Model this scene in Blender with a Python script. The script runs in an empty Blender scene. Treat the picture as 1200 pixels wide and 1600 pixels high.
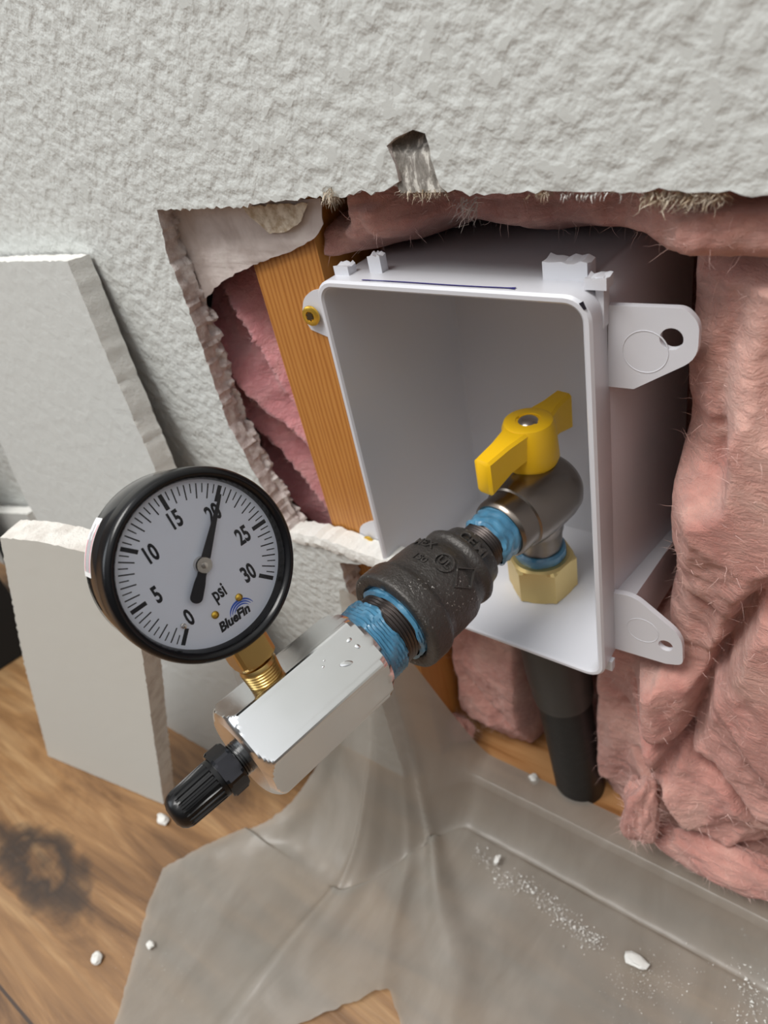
import bpy, bmesh, math, random
from mathutils import Vector, Matrix, noise
from mathutils.geometry import tessellate_polygon
random.seed(7)
R = math.radians
scene = bpy.context.scene

# ------------------------------------------------------------------ camera
F = 1116.0
ROT = ((0.79875481, 0.2271459, -0.55713148),
       (0.57034155, -0.5807114, 0.58093441),
       (-0.19157573, -0.78177939, -0.59339677))      # world rows in (right, down, forward)
CAM = Vector((0.0, -0.195, 0.455))                   # wall face is y = 0, floor is z = 0
cd = bpy.data.cameras.new('camera'); cam = bpy.data.objects.new('camera', cd)
scene.collection.objects.link(cam); scene.camera = cam
m = Matrix.Identity(4)
for i in range(3):
    m[i][0] = ROT[i][0]; m[i][1] = -ROT[i][1]; m[i][2] = -ROT[i][2]; m[i][3] = CAM[i]
cam.matrix_world = m
cd.sensor_fit = 'AUTO'; cd.sensor_width = 36.0; cd.lens = F / 1600 * 36.0
cd.clip_start = 0.01; cd.clip_end = 50
cd.dof.use_dof = True; cd.dof.focus_distance = 0.255; cd.dof.aperture_fstop = 12.5; cd.dof.aperture_blades = 0

# ------------------------------------------------------------------ world, lamps, exposure
world = bpy.data.worlds.new('room_light'); scene.world = world; world.use_nodes = True
wn = world.node_tree; wn.nodes.clear()
wo = wn.nodes.new('ShaderNodeOutputWorld'); bg = wn.nodes.new('ShaderNodeBackground')
tc = wn.nodes.new('ShaderNodeTexCoord'); sx = wn.nodes.new('ShaderNodeSeparateXYZ')
cr = wn.nodes.new('ShaderNodeValToRGB'); mp = wn.nodes.new('ShaderNodeMapRange')
mp.inputs[1].default_value = -1; mp.inputs[2].default_value = 1
wn.links.new(tc.outputs['Generated'], sx.inputs[0]); wn.links.new(sx.outputs[2], mp.inputs[0])
wn.links.new(mp.outputs[0], cr.inputs[0]); wn.links.new(cr.outputs[0], bg.inputs[0]); wn.links.new(bg.outputs[0], wo.inputs[0])
el = cr.color_ramp.elements
el[0].position = 0.0; el[0].color = (0.07, 0.05, 0.035, 1)
el[1].position = 1.0; el[1].color = (0.95, 0.97, 1.0, 1)
e = el.new(0.47); e.color = (0.09, 0.075, 0.065, 1)
e = el.new(0.60); e.color = (0.13, 0.13, 0.13, 1)
e = el.new(0.74); e.color = (0.42, 0.43, 0.44, 1)
e = el.new(0.84); e.color = (1.0, 1.0, 1.0, 1)
bg.inputs[1].default_value = 0.98

def area(name, loc, target, size, energy, color):
    d = bpy.data.lights.new(name, 'AREA'); d.shape = 'RECTANGLE'; d.size = size[0]; d.size_y = size[1]
    d.energy = energy; d.color = color
    o = bpy.data.objects.new(name, d); scene.collection.objects.link(o)
    o.location = loc
    o.rotation_euler = (Vector(target) - Vector(loc)).to_track_quat('-Z', 'Y').to_euler()
    return o
area('ceiling_lamp', (-0.55, -0.95, 2.35), (-0.2, 0, 0.2), (1.1, 0.8), 47, (1.0, 0.985, 0.95))
area('window_daylight', (-2.3, -1.9, 1.3), (-0.2, 0, 0.3), (1.2, 1.2), 14, (0.88, 0.94, 1.0))

vs = scene.view_settings
vs.view_transform = 'Standard'; vs.look = 'None'; vs.gamma = 1; vs.use_curve_mapping = False
vs.exposure = 0.03

# ------------------------------------------------------------------ helpers
def ray(px, py):
    c = (px - 600.0, py - 800.0, F)
    return Vector([sum(ROT[i][k] * c[k] for k in range(3)) for i in range(3)])
def at(px, py, axis, val):
    """the place point seen at photo pixel px,py on the real plane axis = val (used to measure the place)"""
    r = ray(px, py); t = (val - CAM[axis]) / r[axis]
    return CAM + r * t
def nz(p, s, seed=0.0):
    return noise.noise(Vector((p[0] * s + seed, p[1] * s + seed * 1.7, p[2] * s - seed)))
def fbm(x, y, z, octv=4):
    return noise.fractal(Vector((x, y, z)), 1.0, 2.0, octv)
ORG = {}
def link(o): scene.collection.objects.link(o); return o
def empty(name, loc, label, cat, group=None):
    o = bpy.data.objects.new(name, None); link(o); o.location = loc; o.empty_display_size = 0.01
    o['label'] = label; o['category'] = cat
    if group: o['group'] = group
    ORG[o.name] = Vector(loc); return o
def obj(name, bm, mat, parent=None, loc=None, smooth=True, label=None, cat=None, kind=None, group=None, recalc=True, auto=None):
    """one mesh object from a bmesh given in world coordinates"""
    if recalc: bmesh.ops.recalc_face_normals(bm, faces=bm.faces)
    base = ORG[parent.name] if parent else Vector(loc if loc is not None else (0, 0, 0))
    bmesh.ops.translate(bm, verts=bm.verts, vec=-base)
    me = bpy.data.meshes.new(name); 
    if smooth:
        for f in bm.faces: f.smooth = True
        a = R(auto if auto else 35)
        for ed in bm.edges:
            if len(ed.link_faces) == 2 and ed.calc_face_angle(0) > a: ed.smooth = False
    bm.to_mesh(me); bm.free()
    for mm in (mat if isinstance(mat, (list, tuple)) else [mat]): me.materials.append(mm)
    o = bpy.data.objects.new(name, me); link(o)
    if parent: o.parent = parent
    else: o.location = base
    ORG[o.name] = base
    if label: o['label'] = label
    if cat: o['category'] = cat
    if kind: o['kind'] = kind
    if group: o['group'] = group
    return o
def frame(zdir, xhint=(0, 0, 1)):
    z = Vector(zdir).normalized(); x = Vector(xhint) - z * Vector(xhint).dot(z); x.normalize(); y = z.cross(x)
    return x, y, z
def rings(bm, rs, closed=True, cap0=False, cap1=False, mi=0):
    """loft between rings of points"""
    vv = [[bm.verts.new(p) for p in r] for r in rs]
    for i in range(len(vv) - 1):
        n = len(vv[i])
        for j in range(n if closed else n - 1):
            k = (j + 1) % n
            try:
                f = bm.faces.new((vv[i][j], vv[i][k], vv[i + 1][k], vv[i + 1][j])); f.material_index = mi
            except ValueError: pass
    if cap0: bm.faces.new(vv[0]).material_index = mi
    if cap1: bm.faces.new(vv[-1]).material_index = mi
    return vv
def lathe(bm, org, axis, prof, seg=64, xhint=(0, 0, 1), cap0=True, cap1=True, fn=None, mi=0):
    x, y, z = frame(axis, xhint); org = Vector(org); rs = []
    for (s, r) in prof:
        ring = []
        for k in range(seg):
            t = 2 * math.pi * k / seg
            rr = r + (fn(s, t, r) if fn else 0)
            ring.append(org + z * s + (x * math.cos(t) + y * math.sin(t)) * rr)
        rs.append(ring)
    return rings(bm, rs, True, cap0, cap1, mi)
def box(bm, p0, ex, ey, ez, mi=0):
    p0 = Vector(p0); ex, ey, ez = Vector(ex), Vector(ey), Vector(ez)
    v = [bm.verts.new(p0 + ex * i + ey * j + ez * k) for k in (0, 1) for j in (0, 1) for i in (0, 1)]
    fs = [(0, 1, 3, 2), (4, 6, 7, 5), (0, 4, 5, 1), (2, 3, 7, 6), (0, 2, 6, 4), (1, 5, 7, 3)]
    out = []
    for f in fs:
        nf = bm.faces.new([v[i] for i in f]); nf.material_index = mi; out.append(nf)
    return v
def bevel(bm, w, seg=2, angle=30):
    es = [e for e in bm.edges if len(e.link_faces) == 2 and e.calc_face_angle(0) > R(angle)]
    bmesh.ops.bevel(bm, geom=es, offset=w, segments=seg, affect='EDGES', profile=0.5)
def prism(bm, pts, ext, mi=0, holes=None):
    """closed outline (list of Vectors), optional holes, extruded by ext"""
    loops = [pts] + (holes or [])
    tris = tessellate_polygon([[Vector(p) for p in l] for l in loops])
    flat = [Vector(p) for l in loops for p in l]
    a = [bm.verts.new(p) for p in flat]; b = [bm.verts.new(p + Vector(ext)) for p in flat]
    for t in tris:
        try: bm.faces.new([a[i] for i in t]).material_index = mi
        except ValueError: pass
        try: bm.faces.new([b[i] for i in reversed(t)]).material_index = mi
        except ValueError: pass
    o = 0
    for l in loops:
        n = len(l)
        for i in range(n):
            j = (i + 1) % n
            bm.faces.new((a[o + i], a[o + j], b[o + j], b[o + i])).material_index = mi
        o += n
    return a, b
def jag(pts, step, amp, closed=False, rnd=None, seed=0):
    """resample a 2D polyline and roughen it"""
    out = []; n = len(pts)
    for i in range(n if closed else n - 1):
        p, q = Vector(pts[i]), Vector(pts[(i + 1) % n]); d = (q - p).length
        k = max(1, int(d / step)); nn = Vector((-(q - p)[1], (q - p)[0])) / max(d, 1e-9)
        for j in range(k):
            c = p.lerp(q, j / k)
            am = amp if j else amp * .3
            off = am * (noise.noise(Vector((c[0] * 330 + seed, c[1] * 330, seed))) * 1.4 + 0.7 * noise.noise(Vector((c[0] * 1100 + seed, c[1] * 1100, 3))))
            out.append(c + nn * off)
    if not closed: out.append(Vector(pts[-1]))
    return out

# ------------------------------------------------------------------ materials
def mat(name, col=(0.8, 0.8, 0.8), rough=0.5, metal=0.0, **kw):
    mt = bpy.data.materials.new(name); mt.use_nodes = True
    nt = mt.node_tree; b = nt.nodes['Principled BSDF']
    b.inputs['Base Color'].default_value = (*col, 1); b.inputs['Roughness'].default_value = rough; b.inputs['Metallic'].default_value = metal
    for k, v in kw.items():
        b.inputs[k.replace('_', ' ')].default_value = v
    return mt
def N(mt, t, **kw):
    n = mt.node_tree.nodes.new(t)
    for k, v in kw.items(): setattr(n, k, v)
    return n
def L(mt, a, b): mt.node_tree.links.new(a, b)
def coords(mt, scale=(1, 1, 1), kind='Object', rot=(0, 0, 0)):
    t = N(mt, 'ShaderNodeTexCoord'); mp = N(mt, 'ShaderNodeMapping'); mp.inputs['Scale'].default_value = scale; mp.inputs['Rotation'].default_value = rot
    L(mt, t.outputs[kind], mp.inputs[0]); return mp.outputs[0]
def noise_tex(mt, vec, scale, detail=4, rough=.5, dist=0.0):
    n = N(mt, 'ShaderNodeTexNoise'); n.inputs['Scale'].default_value = scale; n.inputs['Detail'].default_value = detail
    n.inputs['Roughness'].default_value = rough; n.inputs['Distortion'].default_value = dist
    L(mt, vec, n.inputs['Vector']); return n.outputs['Fac']
def ramp(mt, fac, stops):
    r = N(mt, 'ShaderNodeValToRGB'); e = r.color_ramp.elements
    while len(e) < len(stops): e.new(0.5)
    for i, (p, c) in enumerate(stops):
        e[i].position = p; e[i].color = (*c, 1) if len(c) == 3 else c
    L(mt, fac, r.inputs[0]); return r.outputs[0]
def mix(mt, fac, a, b, mode='MIX'):
    n = N(mt, 'ShaderNodeMix', data_type='RGBA', blend_type=mode)
    for s, v in ((0, fac), (6, a), (7, b)):
        if hasattr(v, 'is_output') or isinstance(v, bpy.types.NodeSocket): L(mt, v, n.inputs[s])
        else: n.inputs[s].default_value = v if s == 0 else (*v, 1)
    return n.outputs[2]
def mth(mt, op, a, b=0.0):
    n = N(mt, 'ShaderNodeMath', operation=op)
    for s, v in ((0, a), (1, b)):
        if isinstance(v, bpy.types.NodeSocket): L(mt, v, n.inputs[s])
        else: n.inputs[s].default_value = v
    return n.outputs[0]
def base(mt, sock): L(mt, sock, mt.node_tree.nodes['Principled BSDF'].inputs['Base Color'])
def bump(mt, height, dist=0.001, strength=1.0):
    b = N(mt, 'ShaderNodeBump'); b.inputs['Distance'].default_value = dist; b.inputs['Strength'].default_value = strength
    L(mt, height, b.inputs['Height']); L(mt, b.outputs[0], mt.node_tree.nodes['Principled BSDF'].inputs['Normal'])
    return b

M = {}
# orange-peel wall paint
w = M['paint'] = mat('wall_paint', (0.59, 0.61, 0.59), 0.55)
v = coords(w)
n1 = noise_tex(w, v, 160, 3, .45, .1); n2 = noise_tex(w, v, 520, 2, .5)
h1 = ramp(w, n1, [(0.34, (0, 0, 0)), (0.62, (1, 1, 1))])
hh = mth(w, 'ADD', h1, mth(w, 'MULTIPLY', n2, .14)); bump(w, hh, .0010, .58)
# lighter, smoother paint of the cut-out pieces
w = M['paint_piece'] = mat('cutout_paint', (0.53, 0.54, 0.52), 0.6)
v = coords(w); bump(w, noise_tex(w, v, 120, 4, .5, .4), .0009, .7)
w = M['paper'] = mat('drywall_paper', (0.63, 0.64, 0.60), 0.75)
v = coords(w); bump(w, noise_tex(w, v, 90, 3), .0004, .5)
# gypsum core
w = M['gypsum'] = mat('gypsum_core', (0.66, 0.62, 0.58), 0.9)
v = coords(w); c = ramp(w, noise_tex(w, v, 160, 5, .6), [(.3, (.44, .36, .33)), (.5, (.66, .58, .55)), (.7, (.80, .75, .72))]); base(w, c)
bump(w, noise_tex(w, v, 480, 6, .7), .0012, 1)
w = M['gypsum_white'] = mat('gypsum_white', (0.80, 0.79, 0.75), 0.85)
v = coords(w); bump(w, noise_tex(w, v, 380, 6, .7), .001, 1)
w = M['gypsum_cut'] = mat('gypsum_cut', (.72, .68, .63), .9)
v = coords(w); base(w, ramp(w, noise_tex(w, v, 120, 4), [(.3, (.60, .55, .50)), (.6, (.78, .75, .70))])); bump(w, noise_tex(w, v, 420, 6, .7), .0012, 1)
w = M['torn_paper'] = mat('torn_paper', (0.52, 0.44, 0.41), 0.8)
v = coords(w); c = ramp(w, noise_tex(w, v, 60, 5, .6, .5), [(.3, (.42, .35, .32)), (.6, (.60, .53, .50)), (.8, (.64, .60, .55))]); base(w, c)
bump(w, noise_tex(w, v, 240, 4), .0006, .8)
w = M['gouge'] = mat('gouged_paper', (0.3, 0.28, 0.25), 0.85)
v = coords(w, (1, 1, .35)); c = ramp(w, noise_tex(w, v, 330, 6, .65, .5), [(.40, (.17, .16, .14)), (.53, (.28, .26, .235)), (.60, (.62, .60, .55)), (.8, (.75, .73, .69))]); base(w, c)
bump(w, noise_tex(w, v, 500, 5, .7), .0008, 1)
w = M['tan_paper'] = mat('tan_paper_fibre', (0.62, 0.50, 0.37), 0.9)
v = coords(w); c = ramp(w, noise_tex(w, v, 300, 5, .6), [(.35, (.44, .34, .23)), (.6, (.74, .66, .54))]); base(w, c); bump(w, noise_tex(w, v, 900, 4), .0006, 1)
# pine stud
def pine(name, dark, mid, light, axis):
    w = mat(name, mid, 0.5)
    sc = [1, 1, 1]; sc[axis] = 0.07
    v = coords(w, sc)
    wv = N(w, 'ShaderNodeTexWave', wave_type='BANDS', bands_direction='X' if axis != 0 else 'Z'); L(w, v, wv.inputs['Vector'])
    wv.inputs['Scale'].default_value = 120; wv.inputs['Distortion'].default_value = 5.5; wv.inputs['Detail'].default_value = 3; wv.inputs['Detail Scale'].default_value = 1.4
    a = ramp(w, wv.outputs['Color'], [(.0, dark), (.35, mid), (1, light)])
    g = noise_tex(w, coords(w), 22, 3); c2 = mix(w, mth(w, 'MULTIPLY', g, .6), a, dark)
    base(w, c2); bump(w, noise_tex(w, v, 600, 3), .0003, .5)
    return w
M['stud'] = pine('pine_stud', (.36, .13, .022), (.52, .215, .045), (.58, .27, .065), 2)
M['plate'] = pine('pine_plate', (.26, .11, .03), (.42, .2, .07), (.5, .27, .11), 0)
# plank floor
w = M['floor'] = mat('wood_floor', (.4, .22, .1), 0.42)
v = coords(w, (0.16, 1, 1)); vf = coords(w, (0.05, 1, 1)); vo = coords(w)
n1 = noise_tex(w, v, 30, 6, .6, 1.2); n2 = noise_tex(w, vf, 260, 4, .6); n3 = noise_tex(w, vo, 5, 2)
c = ramp(w, n1, [(.32, (.05, .024, .009)), (.43, (.17, .085, .033)), (.54, (.29, .155, .064)), (.70, (.42, .26, .125))])
c = mix(w, mth(w, 'MULTIPLY', ramp(w, n2, [(.4, (1, 1, 1)), (.6, (0, 0, 0))]), .35), c, (.16, .085, .04))
# a dark knot
kn = at(64, 1352, 2, 0.0)
mpk = N(w, 'ShaderNodeMapping'); tck = N(w, 'ShaderNodeTexCoord'); L(w, tck.outputs['Object'], mpk.inputs[0])
mpk.inputs['Location'].default_value = (-kn.x * 15, -kn.y * 38, 0); mpk.inputs['Scale'].default_value = (15, 38, 0)
dn = N(w, 'ShaderNodeVectorMath', operation='LENGTH')
av = N(w, 'ShaderNodeVectorMath', operation='ADD'); sc_ = N(w, 'ShaderNodeVectorMath', operation='SCALE'); sc_.inputs[3].default_value = .9
nn = N(w, 'ShaderNodeTexNoise'); nn.inputs['Scale'].default_value = 55; L(w, vo, nn.inputs['Vector'])
sb = N(w, 'ShaderNodeVectorMath', operation='SUBTRACT'); sb.inputs[1].default_value = (.5, .5, .5); L(w, nn.outputs['Color'], sb.inputs[0]); L(w, sb.outputs[0], sc_.inputs[0])
L(w, mpk.outputs[0], av.inputs[0]); L(w, sc_.outputs[0], av.inputs[1]); L(w, av.outputs[0], dn.inputs[0])
kf = ramp(w, dn.outputs['Value'], [(.0, (.8, .8, .8)), (.25, (.4, .4, .4)), (.50, (.97, .97, .97)), (.72, (.75, .75, .75)), (1.0, (0, 0, 0))])
c = mix(w, kf, c, (.035, .022, .015))
# plank joints, parallel to the wall
spx = N(w, 'ShaderNodeSeparateXYZ'); L(w, vo, spx.inputs[0])
jy = at(30, 1578, 2, 0.0).y
fr = mth(w, 'ABSOLUTE', mth(w, 'SUBTRACT', spx.outputs[1], jy)); jn = mth(w, 'LESS_THAN', fr, .0009)
c = mix(w, jn, c, (.05, .03, .02)); base(w, c)
bump(w, n2, .0004, .5)
# white moulded plastic
M['box'] = mat('white_plastic', (0.64, 0.645, 0.685), 0.32, Subsurface_Weight=0.08, Subsurface_Scale=.002)
M['box'].node_tree.nodes['Principled BSDF'].inputs['Subsurface Radius'].default_value = (1, 1, 1)
v = coords(M['box']); bump(M['box'], noise_tex(M['box'], v, 30, 2), .0004, .25)
M['ink'] = mat('blue_ink', (0.03, 0.03, 0.18), 0.4)
M['ink_black'] = mat('black_ink', (0.01, 0.01, 0.02), 0.4)
# metals
M['black_enamel'] = mat('black_enamel', (0.006, 0.006, 0.007), 0.16, Coat_Weight=0.5, Coat_Roughness=.08)
M['black_satin'] = mat('black_satin', (0.004, 0.004, 0.005), 0.22, Specular_IOR_Level=.35)
M['dial'] = mat('dial_white', (0.84, 0.89, 1.0), 0.5)
M['dial_ink'] = mat('dial_ink', (0.008, 0.009, 0.015), 0.5)
M['logo_blue'] = mat('logo_blue', (0.03, 0.12, 0.62), 0.5)
M['steel'] = mat('polished_steel', (0.62, 0.58, 0.54), 0.2, 1.0)
w = M['zinc'] = mat('zinc_plate', (0.86, 0.875, 0.885), 0.24, 1.0)
v = coords(w, (1, 1, 1)); L(w, ramp(w, noise_tex(w, v, 60, 4), [(.3, (.14, .14, .14)), (.7, (.24, .24, .24))]), w.node_tree.nodes['Principled BSDF'].inputs['Roughness'])
w = M['iron'] = mat('black_malleable_iron', (0.035, 0.033, 0.032), 0.34, .45)
v = coords(w); sp = noise_tex(w, v, 900, 3, .6)
pat = noise_tex(w, v, 60, 3)
glints = mth(w, 'MULTIPLY', ramp(w, sp, [(.62, (0, 0, 0)), (.69, (1, 1, 1))]), ramp(w, pat, [(.54, (0, 0, 0)), (.66, (1, 1, 1))]))  # patches of pale flecks, glints of the rough iron put into its colour
base(w, mix(w, glints, (.062, .057, .053), (.60, .58, .55))); bump(w, noise_tex(w, v, 620, 4, .65), .0006, .8)
w = M['blue_dope'] = mat('blue_thread_sealant', (0.05, 0.19, 0.33), 0.26, Coat_Weight=.3)
v = coords(w); base(w, ramp(w, noise_tex(w, v, 130, 3), [(.3, (.045, .16, .27)), (.65, (.085, .25, .39))])); bump(w, noise_tex(w, v, 220, 3), .0006, .7)
M['thread'] = mat('oily_thread', (0.10, 0.085, 0.08), 0.3, 0.9)
M['nickel'] = mat('satin_nickel', (0.25, 0.215, 0.185), 0.27, 1.0)
w = M['brass'] = mat('brass', (0.58, 0.40, 0.15), 0.3, 1.0)
M['brass_nut'] = mat('cast_brass', (0.74, 0.57, 0.25), 0.42, .85)
M['gold'] = mat('gold_zinc_screw', (0.75, 0.48, 0.07), 0.3, .85)
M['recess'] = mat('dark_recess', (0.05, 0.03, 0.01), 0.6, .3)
M['yellow'] = mat('yellow_handle', (0.86, 0.50, 0.008), 0.38)
M['rubber'] = mat('black_cap_plastic', (0.004, 0.004, 0.0045), 0.3, Specular_IOR_Level=.4)
M['collar'] = mat('black_chrome', (0.045, 0.045, 0.05), 0.2, 1.0)
M['dark_chrome'] = mat('dark_chrome', (0.20, 0.20, 0.20), 0.22, 1.0)
w = M['pipe'] = mat('black_pipe', (0.010, 0.010, 0.010), 0.45)
v = coords(w); bump(w, noise_tex(w, v, 200, 3), .0004, .5)
M['grey_fit'] = mat('dark_grey_fitting', (0.045, 0.042, 0.038), 0.45)
M['bag'] = mat('black_fabric', (0.008, 0.008, 0.008), 0.8)
# pink glass-fibre
def pink(name, a, b, c_):
    w = mat(name, b, 0.95, Subsurface_Weight=0.15, Subsurface_Scale=.004, Sheen_Weight=.25)
    bs = w.node_tree.nodes['Principled BSDF']; bs.inputs['Subsurface Radius'].default_value = (1.0, .55, .5)
    bs.inputs['Specular IOR Level'].default_value = .15
    v = coords(w); n1 = noise_tex(w, v, 24, 5, .6, .8); n2 = noise_tex(w, coords(w, (1, 1, 2.4), rot=(.3, .5, .7)), 130, 6, .7, 1.2)
    cc = ramp(w, n1, [(.3, a), (.5, b), (.7, c_)]); cc = mix(w, mth(w, 'MULTIPLY', n2, .45), cc, c_); base(w, cc)
    bump(w, mth(w, 'ADD', n2, mth(w, 'MULTIPLY', noise_tex(w, v, 600, 4, .7), .4)), .0022, .9)
    return w
M['pink'] = pink('pink_glass_fibre', (.42, .145, .12), (.58, .28, .235), (.72, .43, .36))
M['pink2'] = pink('deep_pink_glass_fibre', (.50, .15, .17), (.66, .27, .29), (.78, .44, .44))
M['fibre'] = mat('fibre_strands', (.90, .62, .56), 0.5)
# milky polythene
w = M['film'] = mat('milky_polythene', (.44, .42, .37), .3)
nt = w.node_tree; pb = nt.nodes['Principled BSDF']; out = nt.nodes['Material Output']
v = coords(w); base(w, ramp(w, noise_tex(w, coords(w, (1, .35, .35)), 26, 5, .65, .8), [(.3, (.34, .32, .28)), (.7, (.48, .455, .41))]))
tr = N(w, 'ShaderNodeBsdfTransparent'); tl = N(w, 'ShaderNodeBsdfTranslucent'); tl.inputs[0].default_value = (.62, .58, .5, 1)
m1 = N(w, 'ShaderNodeMixShader'); m2 = N(w, 'ShaderNodeMixShader'); m1.inputs[0].default_value = .35
L(w, pb.outputs[0], m1.inputs[1]); L(w, tl.outputs[0], m1.inputs[2])
tf = ramp(w, noise_tex(w, v, 9, 3), [(.3, (.16, .16, .16)), (.7, (.34, .34, .34))])
L(w, tf, m2.inputs[0]); L(w, m1.outputs[0], m2.inputs[1]); L(w, tr.outputs[0], m2.inputs[2]); L(w, m2.outputs[0], out.inputs[0])
bump(w, noise_tex(w, v, 40, 3), .001, .5)
M['film_edge'] = mat('polythene_edge', (.72, .70, .66), .4)
# gauge glass
w = M['glass'] = mat('gauge_glass', (1, 1, 1), .02)
nt = w.node_tree; gl = N(w, 'ShaderNodeBsdfGlossy'); gl.inputs['Roughness'].default_value = .03; tr = N(w, 'ShaderNodeBsdfTransparent')
fz = N(w, 'ShaderNodeFresnel'); fz.inputs[0].default_value = 1.22; ms = N(w, 'ShaderNodeMixShader')
L(w, fz.outputs[0], ms.inputs[0]); L(w, tr.outputs[0], ms.inputs[1]); L(w, gl.outputs[0], ms.inputs[2]); L(w, ms.outputs[0], nt.nodes['Material Output'].inputs[0])
# sticker with unreadable fine print
w = M['sticker'] = mat('label_paper', (.78, .78, .78), .4)
w2 = M['sticker_ink'] = mat('label_ink', (.30, .30, .32), .5)
M['sticker_red'] = mat('label_red', (.75, .10, .16), .5)

# ================================================================== SETTING
# floor
bm = bmesh.new()
box(bm, (-2.2, -1.3, -.02), (3.6, 0, 0), (0, 1.40, 0), (0, 0, .02))
obj('floor', bm, M['floor'], smooth=False, kind='structure')

# wall with the ragged opening (outline in x,z on y = 0)
def q(px, py, y=0.0):
    p = at(px, py, 1, y); return (p.x, p.z)
TH = .0127
top = [q(1240, 305), q(1160, 303), q(1120, 301), q(1060, 298), q(1000, 301), q(930, 300), q(860, 299), q(780, 303), q(700, 300)]
notch = [q(688, 292), q(678, 262), q(671, 232), q(664, 208), q(645, 203), q(618, 216), q(604, 228), q(612, 246), q(620, 270), q(630, 296)]
top2 = [q(600, 298), q(545, 302), q(505, 311), q(500, 306), q(430, 316), q(370, 324), q(300, 326), q(245, 328)]
left = [q(245, 328), q(262, 400), q(290, 470), q(330, 585), q(356, 660), q(398, 740), q(440, 812), q(462, 842)]
ledge = [q(462, 842), q(500, 850), q(530, 860), q(566, 874), q(612, 884)]
dn_ = [(-.2285, ledge[-1][1] - .012), (-.2300, .10), (-.2295, 0.0)]
op = jag(top + notch, .0022, .0010, seed=1)[:-1] + jag(top2, .0018, .0012, seed=3)[:-1] + jag(left, .0016, .0011, seed=5)[:-1] + jag(ledge, .002, .0012, seed=8)[:-1] + jag([ledge[-1]] + dn_, .003, .001, seed=9)
outer = [(-1.9, 0.0), (-1.9, 1.4), (1.2, 1.4), (1.2, 0.0), (0.075, 0.0), (0.078, .2), (0.07, top[0][1])]
poly = [Vector(p) for p in outer] + op
bm = bmesh.new()
pts = [Vector((p[0], 0, p[1])) for p in poly]
tri = tessellate_polygon([pts])
fv = [bm.verts.new(p) for p in pts]
for t in tri:
    try: bm.faces.new([fv[i] for i in t])
    except ValueError: pass
# rough cut edge going back into the board, torn and uneven
prev = fv; rows = 7
nP = len(pts); no = len(outer)
nrm = []
for i in range(nP):
    a, b = poly[i - 1], poly[(i + 1) % nP]; d = (b - a); nrm.append(Vector((-d[1], d[0])).normalized() if d.length else Vector((0, 0)))
for r_ in range(1, rows + 1):
    y = TH * r_ / rows; cur = []
    for i, p in enumerate(poly):
        o = Vector((0, 0))
        if i >= no:
            k = min(1.0, r_ / 2.5)
            amp = .0003 + (.0024 if (r_ > 4) else .0006) * (1 if poly[i][0] < -.2 else .7)
            o = nrm[i] * amp * k * (noise.noise(Vector((p[0] * 260, y * 400, p[1] * 260))) * 1.6 + .8 * noise.noise(Vector((p[0] * 900, y * 900, p[1] * 900))))
        cur.append(bm.verts.new((p[0] + o[0], y, p[1] + o[1])))
    for i in range(nP):
        j = (i + 1) % nP
        f = bm.faces.new((prev[i], prev[j], cur[j], cur[i])); f.material_index = 1
    prev = cur
try:
    for t in tri: bm.faces.new([prev[i] for i in reversed(t)]).material_index = 2
except ValueError: pass
wall = obj('wall_back', bm, [M['paint'], M['gypsum'], M['torn_paper']], kind='structure', auto=30)

# gouged recess above the opening
bm = bmesh.new()
g = []
for (px, py, y) in [(600, 232, .0012), (616, 210, .005), (642, 198, .0075), (668, 204, .007), (675, 232, .003), (684, 262, .0016), (696, 300, .0012), (625, 302, .001), (612, 262, .0012)]:
    p = at(px, py, 1, y); g.append(Vector((p.x, y, p.z)))
cx = sum((p for p in g), Vector()) / len(g); cx.y = .0022
vv = [bm.verts.new(p) for p in g]; cc = bm.verts.new(cx)
for i in range(len(vv)): bm.faces.new((vv[i], vv[(i + 1) % len(vv)], cc))
bmesh.ops.subdivide_edges(bm, edges=bm.edges, cuts=5, use_grid_fill=True)
for v_ in bm.verts: v_.co.y += .0006 * nz(v_.co, 500)
obj('gouge', bm, M['gouge'], wall)

# torn backing paper left behind the top-left corner of the opening
def sheet(name, pxs, y, m_, parent, thick=.0004, seed=0, wob=.0012, step=.0022, **kw):
    pl = [(lambda a: Vector((a.x, a.z)))(at(px, py, 1, y)) for px, py in pxs]
    pl = jag(pl, step, .0006, closed=True, seed=seed)
    bm = bmesh.new()
    a, b = prism(bm, [Vector((p[0], y, p[1])) for p in pl], (0, thick, 0))
    es = [e for e in bm.edges if e.calc_length() > .006]
    bmesh.ops.subdivide_edges(bm, edges=es, cuts=3)
    bmesh.ops.triangulate(bm, faces=bm.faces)
    for v_ in bm.verts: v_.co.y += wob * nz(Vector((v_.co.x, 0, v_.co.z)), 60, seed)
    return obj(name, bm, m_, parent, **kw)
sheet('torn_paper', [(270, 318), (500, 310), (505, 350), (492, 372), (470, 385), (440, 398), (405, 410), (372, 425), (345, 442), (325, 462), (312, 478), (296, 470), (276, 420)], TH - .0022, M['torn_paper'], wall, seed=2)
sheet('torn_paper', [(380, 322), (480, 318), (470, 345), (448, 362), (420, 366), (405, 352), (392, 340)], TH - .0045, M['tan_paper'], wall, seed=4)
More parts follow.
